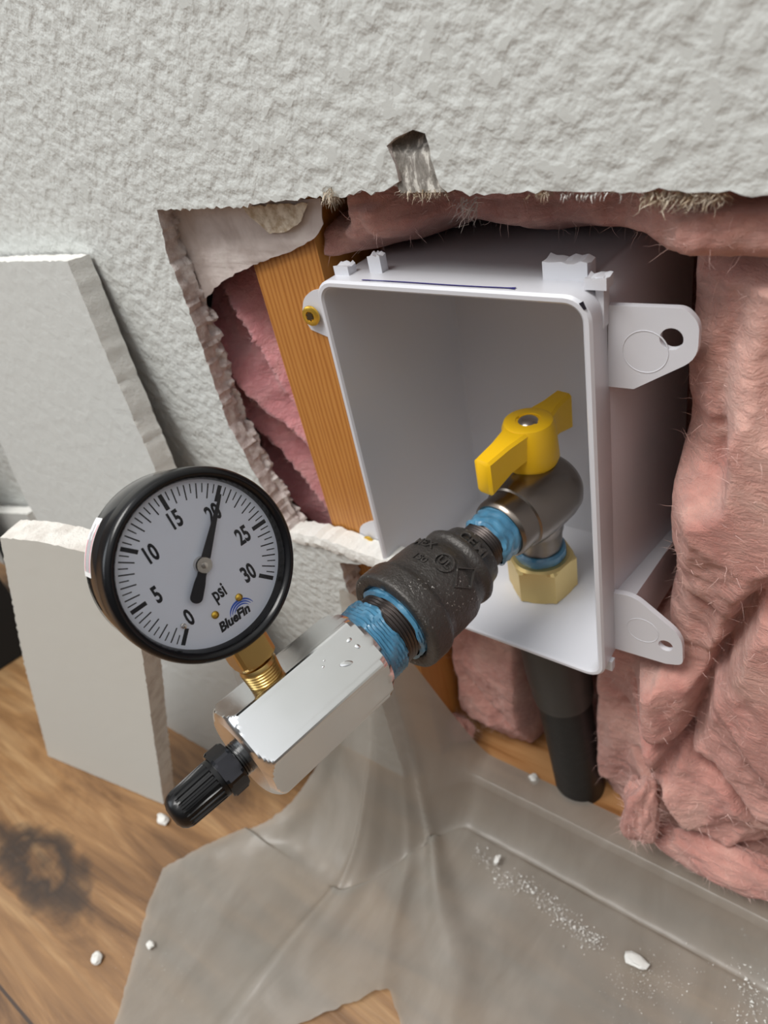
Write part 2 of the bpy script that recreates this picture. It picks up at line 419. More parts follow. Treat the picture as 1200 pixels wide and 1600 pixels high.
# tan ragged fibre tufts along the top cut
def tuft(name, px, py, w_, h_, y, m_, parent, seed, n=160, droop=1.0):
    bm = bmesh.new(); rnd = random.Random(seed); c = at(px, py, 1, y)
    for i in range(n):
        p = c + Vector((rnd.uniform(-w_, w_), rnd.uniform(-.002, .003), rnd.uniform(-h_ * .3, h_ * .3)))
        d = Vector((rnd.uniform(-.6, .6), rnd.uniform(-.7, .3), -rnd.uniform(.2, 1) * droop)).normalized(); ln = h_ * rnd.uniform(.4, 1.1)
        s_ = d.cross(Vector((rnd.random(), rnd.random(), rnd.random()))).normalized() * rnd.uniform(.00005, .00032)
        pr = None
        for k in range(4):
            qn = p + d * ln * k / 3 + Vector((0, 0, -.0006 * k * k / 9)); wd = s_ * (1 - k / 3.4)
            cur = (bm.verts.new(qn - wd), bm.verts.new(qn + wd))
            if pr: bm.faces.new((pr[0], pr[1], cur[1], cur[0]))
            pr = cur; d = (d + Vector((rnd.uniform(-.5, .5), rnd.uniform(-.4, .4), rnd.uniform(-.4, .4)))).normalized()
    return obj(name, bm, m_, parent, recalc=False)
tuft('torn_fibre', 517, 298, .0028, .006, .001, M['tan_paper'], wall, 1, 150)
tuft('torn_fibre', 1070, 303, .010, .0045, .003, M['tan_paper'], wall, 2, 420)
tuft('torn_fibre', 665, 298, .009, .0030, .002, M['tan_paper'], wall, 3, 200)
tuft('torn_fibre', 845, 300, .003, .0026, .001, M['tan_paper'], wall, 4, 60)
tuft('torn_fibre', 940, 300, .012, .0020, .001, M['gypsum_white'], wall, 5, 80)
tuft('torn_fibre', 730, 318, .004, .008, .012, M['torn_paper'], wall, 6, 60)

# raised white ragged ledge at the foot of the opening's left part
bm = bmesh.new(); rs = []
lp = [q(455, 836), q(480, 842), q(505, 847), q(530, 855), q(560, 868), q(590, 878), q(625, 886)]
lp = jag(lp, .0015, .0006, seed=11)
for i, p in enumerate(lp):
    hgt = .0030 + .0014 * noise.noise(Vector((p[0] * 200, 5, 0)))
    rs.append([Vector((p[0], -.0012 + .0006 * nz((p[0], 1, 1), 500), p[1] - .004 - .002 * nz((p[0], 4, 1), 200))), Vector((p[0], -.0020, p[1] - .001)),
               Vector((p[0], -.0006, p[1] + hgt)), Vector((p[0], .006, p[1] + hgt + .001 * nz((p[0], 3, 1), 700))), Vector((p[0], .012, p[1] + hgt - .001))])
rings(bm, rs, closed=False)
obj('torn_ledge', bm, M['gypsum_white'], wall)

# ================================================================== FRAMING
xs0 = at(400, 400, 1, TH).x; SX0, SX1 = -.2400, -.2010
PZ = .031
bm = bmesh.new(); box(bm, (SX0, TH + .0004, PZ), (SX1 - SX0, 0, 0), (0, .088, 0), (0, 0, 1.2)); bevel(bm, .0022, 3)
obj('wall_stud', bm, M['stud'], loc=((SX0 + SX1) / 2, .055, PZ), label='orange-brown pine stud standing upright left of the white plastic box', cat='stud')
bm = bmesh.new(); box(bm, (-1.2, TH + .0004, 0.0), (1.7, 0, 0), (0, .088, 0), (0, 0, PZ - .0004)); bevel(bm, .002, 2)
obj('bottom_plate', bm, M['plate'], loc=(-.1, .055, 0), label='horizontal pine bottom plate on the floor under the pink insulation', cat='timber')
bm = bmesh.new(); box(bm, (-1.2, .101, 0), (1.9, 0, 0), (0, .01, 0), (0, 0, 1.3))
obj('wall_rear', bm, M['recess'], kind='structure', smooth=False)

# ================================================================== GAS OUTLET BOX
BW, BH, BD = .1118, .1765, .089
bang = R(1.1)
BTL = Vector((-.1945, 0, .3675))
bx = Vector((math.cos(bang), 0, math.sin(bang) * .45)).normalized(); bz = Vector((math.sin(bang), 0, math.cos(bang)))
bz = Vector((.0225, 0, 1)).normalized()
def bp(u, v, y):     # u right, v down from the top-left outer corner; sides flare a little towards the foot and the back
    l = -.1950 - .0095 * v; r_ = -.0834 + .0165 * v + .0045 * max(0, y - .0145) / .07
    return Vector((l + (r_ - l) * u / BW, y, BTL.z - v))
def rrect(x0, x1, y0, y1, r, y, n=8):
    pts = []
    for (cx_, cy_, a0) in ((x1 - r, y0 + r, -90), (x1 - r, y1 - r, 0), (x0 + r, y1 - r, 90), (x0 + r, y0 + r, 180)):
        for k in range(n + 1):
            t = R(a0 + 90 * k / n); pts.append(bp(cx_ + r * math.cos(t), cy_ + r * math.sin(t), y))
    return pts
gb = empty('gas_outlet_box', bp(BW / 2, BH / 2, BD / 2), 'open white plastic gas outlet box set into the wall opening, holding the brass valve', 'outlet box')
bm = bmesh.new(); o = 0; i_ = .0026
def rr(off, r, y): return rrect(off, BW - off, off, BH - off, r, y)
rings(bm, [rr(.0022, .0070, BD), rr(.0010, .0080, BD - .0015), rr(.0010, .0085, .0145), rr(.0004, .0085, .0135), rr(.0002, .0085, .0010), rr(.0010, .0080, 0), rr(.0024, .0066, 0),
           rr(.0032, .006, .0008), rr(.0034, .006, .0022), rr(.0046, .006, BD - .006), rr(.0060, .0055, BD - .0035)], cap0=True, cap1=True)
obj('housing', bm, M['box'], gb)
# mounting ears (hole, raised ring)
def ear(pxs, holepx, ringpx, y=.0125, th=.0024, seedless=True):
    pts = []
    def P(px, py): a = at(px, py, 1, y); return Vector((a.x, y, a.z))
    for px, py in pxs: pts.append(P(px, py))
    # round the outer corners
    out = []
    n = len(pts)
    for k in range(n):
        a, b, c = pts[k - 1], pts[k], pts[(k + 1) % n]; rad = min(.0062, (a - b).length * .42, (c - b).length * .42)
        if k in (1, 2, 3):
            p1 = b + (a - b).normalized() * rad; p2 = b + (c - b).normalized() * rad
            for s in range(6):
                t = s / 5; out.append((1 - t) ** 2 * p1 + 2 * t * (1 - t) * b + t * t * p2)
        else: out.append(b)
    hole = None
    if holepx:
        c = P(*holepx[:2]); rr_ = holepx[2]; hole = [c + Vector((rr_ * math.cos(t), 0, rr_ * math.sin(t))) for t in [-2 * math.pi * k / 24 for k in range(24)]]
    bm = bmesh.new(); prism(bm, out, (0, th, 0), holes=[hole] if hole else None)
    e_ = obj('mounting_ear', bm, M['box'], gb, auto=30)
    if ringpx:
        c = P(*ringpx[:2]); r0 = ringpx[2]; bm = bmesh.new()
        lathe(bm, c, (0, -1, 0), [(-.0002, r0 + .0002), (.00012, r0 + .00012), (.00018, r0), (.00012, r0 - .00012), (-.0002, r0 - .0002)], 40, cap0=False, cap1=False)
        obj('moulded_ring', bm, M['box'], e_)
    return e_
ear([(950, 477), (1072, 482), (1093, 506), (1090, 562), (990, 608), (950, 604)], (1049, 530, .0036), (1008, 550, .0072))
ear([(950, 925), (990, 932), (1066, 996), (1067, 1040), (1040, 1037), (950, 1010)], (1040, 1009, .0030), (1004, 985, .0066))
ear([(500, 452), (487, 454), (474, 466), (472, 492), (486, 515), (520, 530)], (487, 490, .0024), None)
ear([(600, 812), (576, 815), (562, 822), (562, 842), (572, 862), (610, 872)], (574, 845, .0022), None)
# thickened lower band with a rib running back from the lower right ear
bm = bmesh.new()
pr = [at(962, 930, 1, .0150), ]
zt = at(975, 934, 1, .0135).z; zb = at(972, 1010, 1, .0135).z
x0 = bp(BW, BH * .8, 0).x - .001
prof = [Vector((x0, .0140, zt)), Vector((x0, .0140, zb)), Vector((x0, BD - .004, zb - .012)), Vector((x0, BD - .004, zt - .0125))]
prism(bm, prof, (.0080, 0, 0)); bevel(bm, .0006, 2)
obj('side_rib', bm, M['box'], gb)
# snapped-off tabs along the top edge
def tab(px, py, w_, h_, y0, y1, seed, px2=None):
    c = at(px, py, 1, y0); bm = bmesh.new(); n = 7
    zt_ = BTL.z - .0008
    for_ = []
    rs = []
    for k in range(n + 1):
        x_ = c.x - w_ / 2 + w_ * k / n
        hh = h_ * (1 + .16 * noise.noise(Vector((k * .9, seed * 3.1, 0))))
        h2 = h_ * (1 + .30 * noise.noise(Vector((k * 1.1, seed * 5.1, 4))))
        rs.append([Vector((x_, y0, zt_)), Vector((x_, y0, zt_ + hh)), Vector((x_, (y0 + y1) / 2, zt_ + (hh + h2) / 2 - .0006)), Vector((x_, y1, zt_ + h2)), Vector((x_, y1, zt_))])
    rings(bm, rs, True, True, True)
    obj('broken_tab', bm, M['box'], gb, auto=25)
tab(534, 428, .0070, .0040, .006, .011, 1)
tab(588, 428, .0058, .0068, .010, .014, 2)
tab(882, 425, .0150, .0062, .0115, .018, 3)
tab(930, 446, .0070, .0036, .0065, .012, 4)
bm = bmesh.new(); p = at(930, 450, 1, .0125)
box(bm, (bp(BW, 0, 0).x - .0022, .0085, BTL.z - .014), (.0026, 0, 0), (0, .0045, 0), (0, 0, .0165)); bevel(bm, .0005, 2)
obj('broken_tab', bm, M['box'], gb)
# small foot at the lower right corner
bm = bmesh.new(); c = bp(BW - .0045, BH - .001, .006); box(bm, c, (.0055, 0, 0), (0, .003, 0), (0, 0, .006)); bevel(bm, .0006, 2)
obj('corner_foot', bm, M['box'], gb)
# pen line on the top lip and black mark at the corner
bm = bmesh.new(); a = bp(.023, .0, .0022); b = bp(.0855, 0, .0026)
a.z += .00002
rs = []
for k in range(25):
    t = k / 24; pnt = a.lerp(b, t) + Vector((0, .0002 * math.sin(t * 7), .00012)); w_ = .00035 if t < .97 else .0008
    rs.append([pnt + Vector((0, -w_, 0)), pnt + Vector((0, w_, 0))])
rings(bm, rs, closed=False)
obj('pen_line', bm, M['ink'], gb)
bm = bmesh.new(); c = bp(BW - .0027, .0027, -.00012)
prism(bm, [c + Vector((-.0012, 0, .0004)), c + Vector((.0002, 0, .0012)), c + Vector((.0012, 0, -.0012)), c + Vector((.0003, 0, -.0016))], (0, .0001, 0))
obj('ink_mark', bm, M['ink_black'], gb)

# screws through the left ears
def screw(name, c, axis, r, label, group=None, m_=None, hexa=False):
    e_ = empty(name, c, label, 'screw', group)
    bm = bmesh.new()
    lathe(bm, c, axis, [(-.006, r * .4), (-.0002, r * .42), (0, r * .98), (.0005, r), (.0010, r * .96), (.0013, r * .8), (.0013, r * .50), (.0006, r * .46), (.0006, 0.00001)], 32, fn=None)
    obj('head', bm, m_ or M['gold'], e_)
    x, y, z = frame(axis); bm = bmesh.new(); pts = []
    for k in range(24):
        t = 2 * math.pi * k / 24; rr_ = r * (.46 if k % 4 < 2 else .34); pts.append(Vector(c) + z * .00135 + (x * math.cos(t) + y * math.sin(t)) * rr_)
    prism(bm, pts, z * .00008)
    obj('star_recess', bm, M['recess'], e_)
    return e_
s1 = screw('screw', at(487, 493, 1, .0112), (0.05, -1, .05), .0044, 'gold star-drive screw through the upper left ear of the white box')
s2 = screw('screw', at(577, 846, 1, .0112), (0.05, -1, .05), .0036, 'gold star-drive screw through the lower left ear of the white box')

# ================================================================== TEST ASSEMBLY: axis runs from T (tip) towards the wall
Vc0 = at(850, 768, 1, .042); T = at(300, 1250, 2, Vc0.z); A = (Vc0 - T).normalized()
SIDE = A.cross(Vector((0, 0, 1))).normalized(); UPZ = Vector((0, 0, 1))
def ax(s, u=0, g=0): return T + A * s + UPZ * u + SIDE * g
def bead_thread(s0, s1, r, pitch=.0014, d=.0005, taper=0.0):
    prof = []; n = int((s1 - s0) / pitch)
    for k in range(n):
        b = s0 + k * pitch; rr_ = r + taper * (k / max(1, n))
        prof += [(b, rr_ - d), (b + pitch * .45, rr_), (b + pitch * .55, rr_)]
    prof.append((s1, r - d + taper)); return prof

# hex test body
hexbase = ax(.050)
hb = empty('test_fitting', hexbase, 'bright zinc-plated hexagonal test fitting between black valve cap and iron coupling', 'pipe fitting')
HPH = R(25); HU = -math.sin(HPH) * SIDE + math.cos(HPH) * UPZ; HR = .0198
bm = bmesh.new(); rs = []
x_, y_ = HU, A.cross(HU).normalized()
def hexring(s, cut, R_=HR, n=288, rot=30):
    out = []; 
    for k in range(n):
        t = 2 * math.pi * k / n; a = (t - R(rot) + math.pi / 6) % (math.pi / 3) - math.pi / 6
        # pointed hexagon, corners at rot + 60k, slightly eased
        a2 = (t - R(rot)) % (math.pi / 3); fl = R_ * math.cos(math.pi / 6) / math.cos(a2 - math.pi / 6)
        r_ = min(fl, R_ * .985, cut); out.append(T + A * s + (x_ * math.cos(t) + y_ * math.sin(t)) * r_)
    return out
S0, S1 = .0205, .0785
seq = [(S0, .0125), (S0, .0150), (S0 + .0008, .0166), (S0 + .0014, .0174), (S0 + .0020, .0181), (S0 + .0027, .0187), (S0 + .0034, .0192), (S0 + .0042, .0195), (S0 + .0050, .03), (S1 - .0040, .03), (S1 - .0020, .0186), (S1 - .0004, .0170), (S1, .0155)]
rings(bm, [hexring(s, c) for s, c in seq], True, True, True)
obj('hex_body', bm, M['zinc'], hb, auto=12)
# small dings
bm = bmesh.new()
fn_ = (math.cos(R(60)) * x_ + math.sin(R(60)) * y_); fn_ = fn_ if fn_.dot(CAM - hexbase) > 0 else (math.cos(R(-60)) * x_ + math.sin(R(-60)) * y_)
ft_ = A.cross(fn_).normalized(); ap = HR * math.cos(math.pi / 6)
def on_face(px, py):
    r_ = ray(px, py); t = (T + fn_ * ap - CAM).dot(fn_) / r_.dot(fn_); return CAM + r_ * t
for (px, py, ln, wd, an_) in ((541, 1037, .0026, .0010, 25), (546, 1000, .0011, .0007, 0), (559, 1010, .0010, .0008, 60), (505, 1042, .0005, .0004, 0), (507, 1032, .0004, .0003, 0)):
    c = on_face(px, py); d1 = (A * math.cos(R(an_)) + ft_ * math.sin(R(an_))); d2 = fn_.cross(d1); rs = []
    for h_, k_ in ((-.0001, 1.0), (.00016, .92), (.00030, .6), (.00034, .02)):
        rs.append([c + fn_ * h_ + d1 * ln * k_ * math.cos(2 * math.pi * q_ / 24) + d2 * wd * k_ * math.sin(2 * math.pi * q_ / 24) for q_ in range(24)])
    rings(bm, rs, True, False, True)
obj('plating_blister', bm, M['zinc'], hb)
# male thread of the body with blue sealant smeared over it
bm = bmesh.new(); lathe(bm, T, A, bead_thread(S1 - .001, .106, .0150, .0015, .0006), 72)
obj('male_thread', bm, M['thread'], hb)
def dope(name, s0f, s1f, rf, m_, parent, n=96, k=14, seed=0.0):
    bm = bmesh.new(); rs = []
    x, y, z = frame(A, (0, 0, 1))
    for j in range(k + 1):
        ring = []
        for i in range(n):
            t = 2 * math.pi * i / n; s0 = s0f(t); s1 = s1f(t); s = s0 + (s1 - s0) * j / k
            r_ = rf(s, t) - (.0012 if j in (0, k) else 0)
            ring.append(T + A * s + (x * math.cos(t) + y * math.sin(t)) * r_)
        rs.append(ring)
    rings(bm, rs, True); return obj(name, bm, m_, parent)
def cn(t, f, seed): return noise.noise(Vector((math.cos(t) * f + seed, math.sin(t) * f, seed)))
dope('blue_sealant', lambda t: S1 - .0012 - .0012 * abs(cn(t, 2, 1)), lambda t: .0882 + .0030 * cn(t, 1.6, 2) + .001 * cn(t, 6, 2), lambda s, t: .0158 + .0004 * math.sin(s * 4300) + .0005 * cn(t + s * 60, 3, 3), M['blue_dope'], hb)
dope('blue_sealant', lambda t: .0938 + .0012 * cn(t, 2, 5), lambda t: .1015, lambda s, t: .0161 + .0004 * math.sin(s * 4300) + .0004 * cn(t + s * 60, 3, 7), M['blue_dope'], hb)

# valve stem + cap at the near end
vs_ = empty('tyre_valve', ax(.012), 'small valve stem with ribbed black plastic cap screwed into the bright hex end', 'valve')
bm = bmesh.new(); lathe(bm, T, A, bead_thread(.0135, .0235, .0064, .0009, .00035), 48); obj('threaded_stem', bm, M['dark_chrome'], vs_)
bm = bmesh.new(); rs = []
xh, yh = UPZ, A.cross(UPZ)
for s, c in ((.0105, .0060), (.0107, .0082), (.0117, .0096), (.0165, .0096), (.0175, .0082), (.0177, .0060)):
    ring = []
    for k in range(48):
        t = 2 * math.pi * k / 48; a2 = (t - R(10)) % (math.pi / 3); fl = .0092 * math.cos(math.pi / 6) / math.cos(a2 - math.pi / 6); ring.append(T + A * s + (xh * math.cos(t) + yh * math.sin(t)) * min(fl, c))
    rs.append(ring)
rings(bm, rs, True, True, True); obj('hex_collar', bm, M['collar'], vs_, auto=14)
bm = bmesh.new()
def ribs(s, t, r): return (-.00055 if (math.sin(t * 22) < 0) else 0) if -.0035 < s < .0090 else 0
lathe(bm, T, A, [(-.0080, .0012), (-.0079, .0030), (-.0072, .0048), (-.0060, .0060), (-.0045, .0066), (-.0034, .0068), (-.0033, .0068), (.0088, .0072), (.0091, .0072), (.0106, .0072), (.0108, .0060)], 132, fn=ribs)
obj('cap', bm, M['rubber'], vs_, auto=40)

# iron reducing coupling
co = empty('reducing_coupling', ax(.125), 'black cast iron reducing coupling with raised lettering between blue-coated threads', 'pipe fitting')
C0 = .0955
bm = bmesh.new()
def irn(s, t, r): return (.00010 * noise.noise(Vector((math.cos(t) * 14, math.sin(t) * 14, s * 700))) + .00012 * noise.noise(Vector((math.cos(t) * 3, math.sin(t) * 3, s * 120)))) if r > .013 and s > C0 + .0004 else 0
prof = [(C0 + .008, .0150), (C0 + .0008, .0168), (C0, .0176), (C0, .0212), (C0 + .0006, .0220), (C0 + .002, .0223), (C0 + .009, .0223), (C0 + .0105, .0218), (C0 + .0115, .0208), (C0 + .014, .0203), (C0 + .022, .0202), (C0 + .0275, .0199), (C0 + .030, .0190),
        (C0 + .0325, .0176), (C0 + .0345, .0170), (C0 + .0358, .0172), (C0 + .0370, .0180), (C0 + .0388, .0181), (C0 + .0402, .0172), (C0 + .0425, .0155), (C0 + .0445, .0146), (C0 + .0475, .0140), (C0 + .0480, .0115), (C0 + .044, .0100)]
pp = []
for k in range(len(prof) - 1):
    a, b = prof[k], prof[k + 1]; n = max(1, int(abs(b[0] - a[0]) / .0006))
    for j in range(n): pp.append((a[0] + (b[0] - a[0]) * j / n, a[1] + (b[1] - a[1]) * j / n))
pp.append(prof[-1])
lathe(bm, T, A, pp, 120, cap0=False, cap1=False, fn=irn)
obj('coupling_body', bm, M['iron'], co, auto=45)
# raised side rib (long boss)
def boss(tdeg, s0, s1, r0, r1, w_):
    bm = bmesh.new(); rs = []
    x, y, z = frame(A, (0, 0, 1))
    for k in range(9):
        u = k / 8; s = s0 + (s1 - s0) * u; r_ = r0 + (r1 - r0) * u; h_ = .0018 * math.sin(math.pi * min(1, .18 + u * .7)); ring = []
        for j in range(9):
            t = R(tdeg) + w_ * (j / 8 - .5) * 2; hh = r_ - .0016 + (h_ + .0012) * max(0, 1 - abs(j / 4 - 1) ** 3)
            ring.append(T + A * s + (x * math.cos(t) + y * math.sin(t)) * hh)
        rs.append(ring)
    rings(bm, rs, False); obj('raised_boss', bm, M['iron'], co)

def text_mesh(body, size, shear=0.0, bold=0.0, xs=1.0, res=3, extrude=0.0, bev=0.0, align='CENTER'):
    cu = bpy.data.curves.new('t', 'FONT'); cu.body = body; cu.size = size; cu.shear = shear; cu.offset = bold; cu.align_x = align; cu.align_y = 'CENTER'
    cu.resolution_u = res; cu.extrude = extrude; cu.bevel_depth = bev
    o = bpy.data.objects.new('t', cu); link(o)
    dg = bpy.context.evaluated_depsgraph_get(); dg.update()
    me = bpy.data.meshes.new_from_object(o.evaluated_get(dg))
    bm = bmesh.new(); bm.from_mesh(me)
    bpy.data.objects.remove(o); bpy.data.curves.remove(cu); bpy.data.meshes.remove(me)
    for v_ in bm.verts: v_.co.x *= xs
    return bm
def merge(dst, src, fn):
    vm = {}
    for v_ in src.verts: vm[v_] = dst.verts.new(fn(v_.co))
    for f in src.faces:
        try: dst.faces.new([vm[v_] for v_ in f.verts])
        except ValueError: pass
    src.free()
# raised lettering wrapped on the coupling: local x runs round the body, y along -A
def wrap(tm, tdeg, s, r_):
    bm = bmesh.new(); xx, yy, zz = frame(A, (0, 0, 1))
    def fn(c):
        t = R(tdeg) + c.x / r_; rr_ = r_ + c.z
        return T + A * (s + c.y) + (xx * math.cos(t) + yy * math.sin(t)) * rr_
    merge(bm, tm, fn); return bm
# angles: 0 = straight up, positive towards y axis of frame (A x up)
ysgn = 1
for (txt, td, s, r_, sz) in (('CEMI', -30, .1365, .0168, .0062), ('MEX', 12, .1225, .0199, .0052), ('150', -2, .1145, .0200, .0044)):
    obj('raised_lettering', wrap(text_mesh(txt, sz, extrude=.0008, bold=.0001), ysgn * -td, s, r_), M['iron'], co, auto=40)
bm = wrap(text_mesh('UL', .0040, extrude=.0008, bold=.0001), -14, .1185, .0202); bm.free()
# round mark with letters and the diamond mark
def ring_mark(td, s, r_, r1, r2, n=30):
    bm = bmesh.new(); xx, yy, zz = frame(A, (0, 0, 1)); rs = []
    for k in range(n):
        a = 2 * math.pi * k / n
        def P(q_, h): t = R(td) + q_ * math.cos(a) / r_; return T + A * (s + q_ * math.sin(a)) + (xx * math.cos(t) + yy * math.sin(t)) * (r_ + h)
        rs.append([P(r1, -.0004), P(r1, .0008), P(r2, .0008), P(r2, -.0004)])
    rs.append(rs[0]); rings(bm, rs, False); return bm
MT = 26
obj('raised_lettering', ring_mark(MT, .1190, .0203, .0042, .0034), M['iron'], co)
obj('raised_lettering', wrap(text_mesh('UL', .0046, extrude=.0008, bold=.0001), MT, .1190, .0203), M['iron'], co, auto=40)
bm = bmesh.new(); xx, yy, zz = frame(A, (0, 0, 1)); rs = []
for k in range(5):
    a = math.pi / 2 * k
    def P(q_, h): t = R(MT + 27) + q_ * math.cos(a) / .0203; return T + A * (.1215 + 1.25 * q_ * math.sin(a)) + (xx * math.cos(t) + yy * math.sin(t)) * (.0203 + h)
    rs.append([P(.0050, -.0004), P(.0050, .0008), P(.0044, .0008), P(.0044, -.0004)])
rings(bm, rs, False); obj('raised_lettering', bm, M['iron'], co)

# nipple between coupling and valve
ni = empty('pipe_nipple', ax(.154), 'short black pipe nipple smeared with blue sealant between coupling and valve', 'pipe fitting')
bm = bmesh.new(); lathe(bm, T, A, bead_thread(.146, .170, .0106, .0013, .0005), 64); obj('threaded_tube', bm, M['thread'], ni)
dope('blue_sealant', lambda t: .1510 + .0024 * cn(t, 1.3, 11), lambda t: .1650, lambda s, t: .0121 + .0003 * math.sin(s * 4800) + .0004 * cn(t + s * 60, 3, 13), M['blue_dope'], ni)

# gas valve
VX, VY, VZ = -.1300, .0420, Vc0.z
gv = empty('gas_valve', (VX, VY, VZ - .03), 'nickel angle gas valve with yellow handle inside the white box', 'valve')
bm = bmesh.new()
ve = (Vector((VX, VY, VZ)) - T).dot(A)
lathe(bm, T, A, [(.168, .0106), (.1618, .0112), (.1615, .0128), (.1625, .0138), (.1640, .0142), (.1700, .0142), (.1718, .0143), (.1724, .0152), (.1750, .0160), (.179, .0166), (ve - .004, .0170), (ve + .003, .0169), (ve + .008, .0160), (ve + .0115, .0138), (ve + .014, .0090), (ve + .0147, .0002)], 80, cap0=False)
lathe(bm, (VX, VY, 0), (0, 0, 1), [(VZ + .0130, .0105), (VZ - .008, .0120), (VZ - .016, .0122), (VZ - .0225, .0118), (VZ - .0235, .0112), (VZ - .036, .0105)], 64, xhint=(1, 0, 0))
lathe(bm, (VX, VY, 0), (0, 0, 1), [(VZ + .010, .0100), (VZ + .0175, .0098), (VZ + .019, .0088), (VZ + .030, .0050)], 48, xhint=(1, 0, 0))
obj('valve_body', bm, M['nickel'], gv)
bm = bmesh.new(); lathe(bm, (VX, VY, 0), (0, 0, 1), [(VZ - .0400, .0100), (VZ - .0395, .0118), (VZ - .0375, .0126), (VZ - .0345, .0122), (VZ - .0335, .0112)], 48, xhint=(1, 0, 0), fn=lambda s, t, r: .0006 * cn(t, 2, 21))
obj('blue_sealant', bm, M['blue_dope'], gv)
# handle: hub with two opposed wings
HZ0, HZ1 = VZ + .0165, VZ + .0375
hd = Vector((A.x, A.y, 0)).normalized(); hs = Vector((hd.y, -hd.x, 0))
bm = bmesh.new(); HC = Vector((VX - .0008, VY, 0))
outl = []
def H(p, s): return HC + hd * p + hs * s
prof = [(-.0300, -.0036), (-.0300, .0036), (-.0120, .0046), (-.0095, .0066), (-.004, .0100), (.002, .0106), (.0075, .0082), (.0098, .0056), (.0125, .0046), (.0235, .0036), (.0235, -.0036), (.0125, -.0046), (.0098, -.0056), (.0075, -.0082), (.002, -.0106), (-.004, -.0100), (-.0095, -.0066), (-.0120, -.0046)]
prism(bm, [H(p, s) + Vector((0, 0, HZ0 + (.0068 if abs(p) > .0095 else 0))) for p, s in prof], (0, 0, 0.0001)); bm.free()
bm = bmesh.new(); rs = []
n = 40
def hub(z_, r): return [HC + Vector((r * math.cos(2 * math.pi * k / n), r * math.sin(2 * math.pi * k / n), z_)) for k in range(n)]
rings(bm, [hub(HZ0 - .001, .0090), hub(HZ0 - .0004, .0116), hub(HZ0 + .002, .0126), hub(HZ1 - .003, .0116), hub(HZ1 - .0005, .0106), hub(HZ1, .0096), hub(HZ1, .0055), hub(HZ1 - .0012, .0052)], True, True, True)
def wing(sg, ln, zlow, ztip_hi):
    v = []
    w0, w1 = .0064, .0042
    for (p, wd, zl, zh) in ((.001, .0094, HZ0 + .006, HZ1 - .0004), (.0095, w0, HZ0 + .0068, HZ1 - .0006), (ln * .6, w1 + .0006, HZ0 + .0068 - .3 * zlow, HZ1 - .0022 + .5 * ztip_hi), (ln - .0008, w1, HZ0 + .0068 - zlow, HZ1 - .0040 + ztip_hi), (ln, w1 * .72, HZ0 + .0078 - zlow, HZ1 - .0050 + ztip_hi)):
        e_ = .0012
        pts = [(-wd + e_, zl), (wd - e_, zl), (wd, zl + e_), (wd, zh - e_), (wd - e_, zh), (-wd + e_, zh), (-wd, zh - e_), (-wd, zl + e_)]
        v.append([HC + hd * (p * sg) + hs * s + Vector((0, 0, z_)) for s, z_ in pts])
    rings(bm, v, True, True, True)
wing(-1, .0325, .0052, .0015); wing(1, .0270, .0040, .0040)
hdl = obj('handle', bm, M['yellow'], gv, auto=30)
bm = bmesh.new(); lathe(bm, HC, (0, 0, 1), [(HZ1 - .0030, .0052), (HZ1 - .0011, .0050), (HZ1 + .0002, .0038), (HZ1 + .0008, .0022), (HZ1 + .0009, .0002)], 32, xhint=(1, 0, 0)); obj('handle_screw', bm, M['steel'], hdl)

# brass hex nut on the box floor
bzf = bp(.06, BH, 0).z + .0034 + .0006
bm = bmesh.new(); rs = []
for z_, c in ((0, .0152), (.0008, .03), (.0185, .03), (.0198, .0156), (.0206, .0140), (.0206, .0115), (.0150, .0113)):
    ring = []
    for k in range(60):
        t = 2 * math.pi * k / 60; a2 = (t - R(18)) % (math.pi / 3); fl = .0172 * math.cos(math.pi / 6) / math.cos(a2 - math.pi / 6); r_ = min(fl, c); ring.append(Vector((VX + r_ * math.cos(t), VY + r_ * math.sin(t), bzf + z_)))
    rs.append(ring)
rings(bm, rs, True, True, False)
obj('hex_nut', bm, M['brass_nut'], loc=(VX, VY, bzf), auto=14, label='pale brass hexagonal nut under the valve on the white box floor', cat='nut')

# black flexible pipe and grey fitting under the box
bb = bp(.06, BH, 0).z
pf = empty('gas_pipe', (VX, VY, PZ), 'black gas pipe with dark grey fitting dropping from the box into the bottom plate', 'pipe')
bm = bmesh.new(); pt_ = Vector((VX + .002, VY - .003, 0))
pb0 = at(906, 1222, 2, PZ + .001)
d_ = Vector((VX, VY, bb)) - pb0
lathe(bm, pb0 - d_.normalized() * .012, d_, [(0, .0148), (.011, .0150), (d_.length * .66, .0150)], 48, xhint=(1, 0, 0), fn=lambda s, t, r: .0004 * math.sin(s * 900)); obj('tube', bm, M['pipe'], pf)
bm = bmesh.new(); dl = d_.length
lathe(bm, pb0, d_, [(dl * .50, .0148), (dl * .50, .0165), (dl * .53, .0172), (dl * .60, .0172), (dl * .62, .0182), (dl * .96, .0186), (dl - .0005, .0170)], 48, xhint=(1, 0, 0)); obj('fitting', bm, M['grey_fit'], pf)

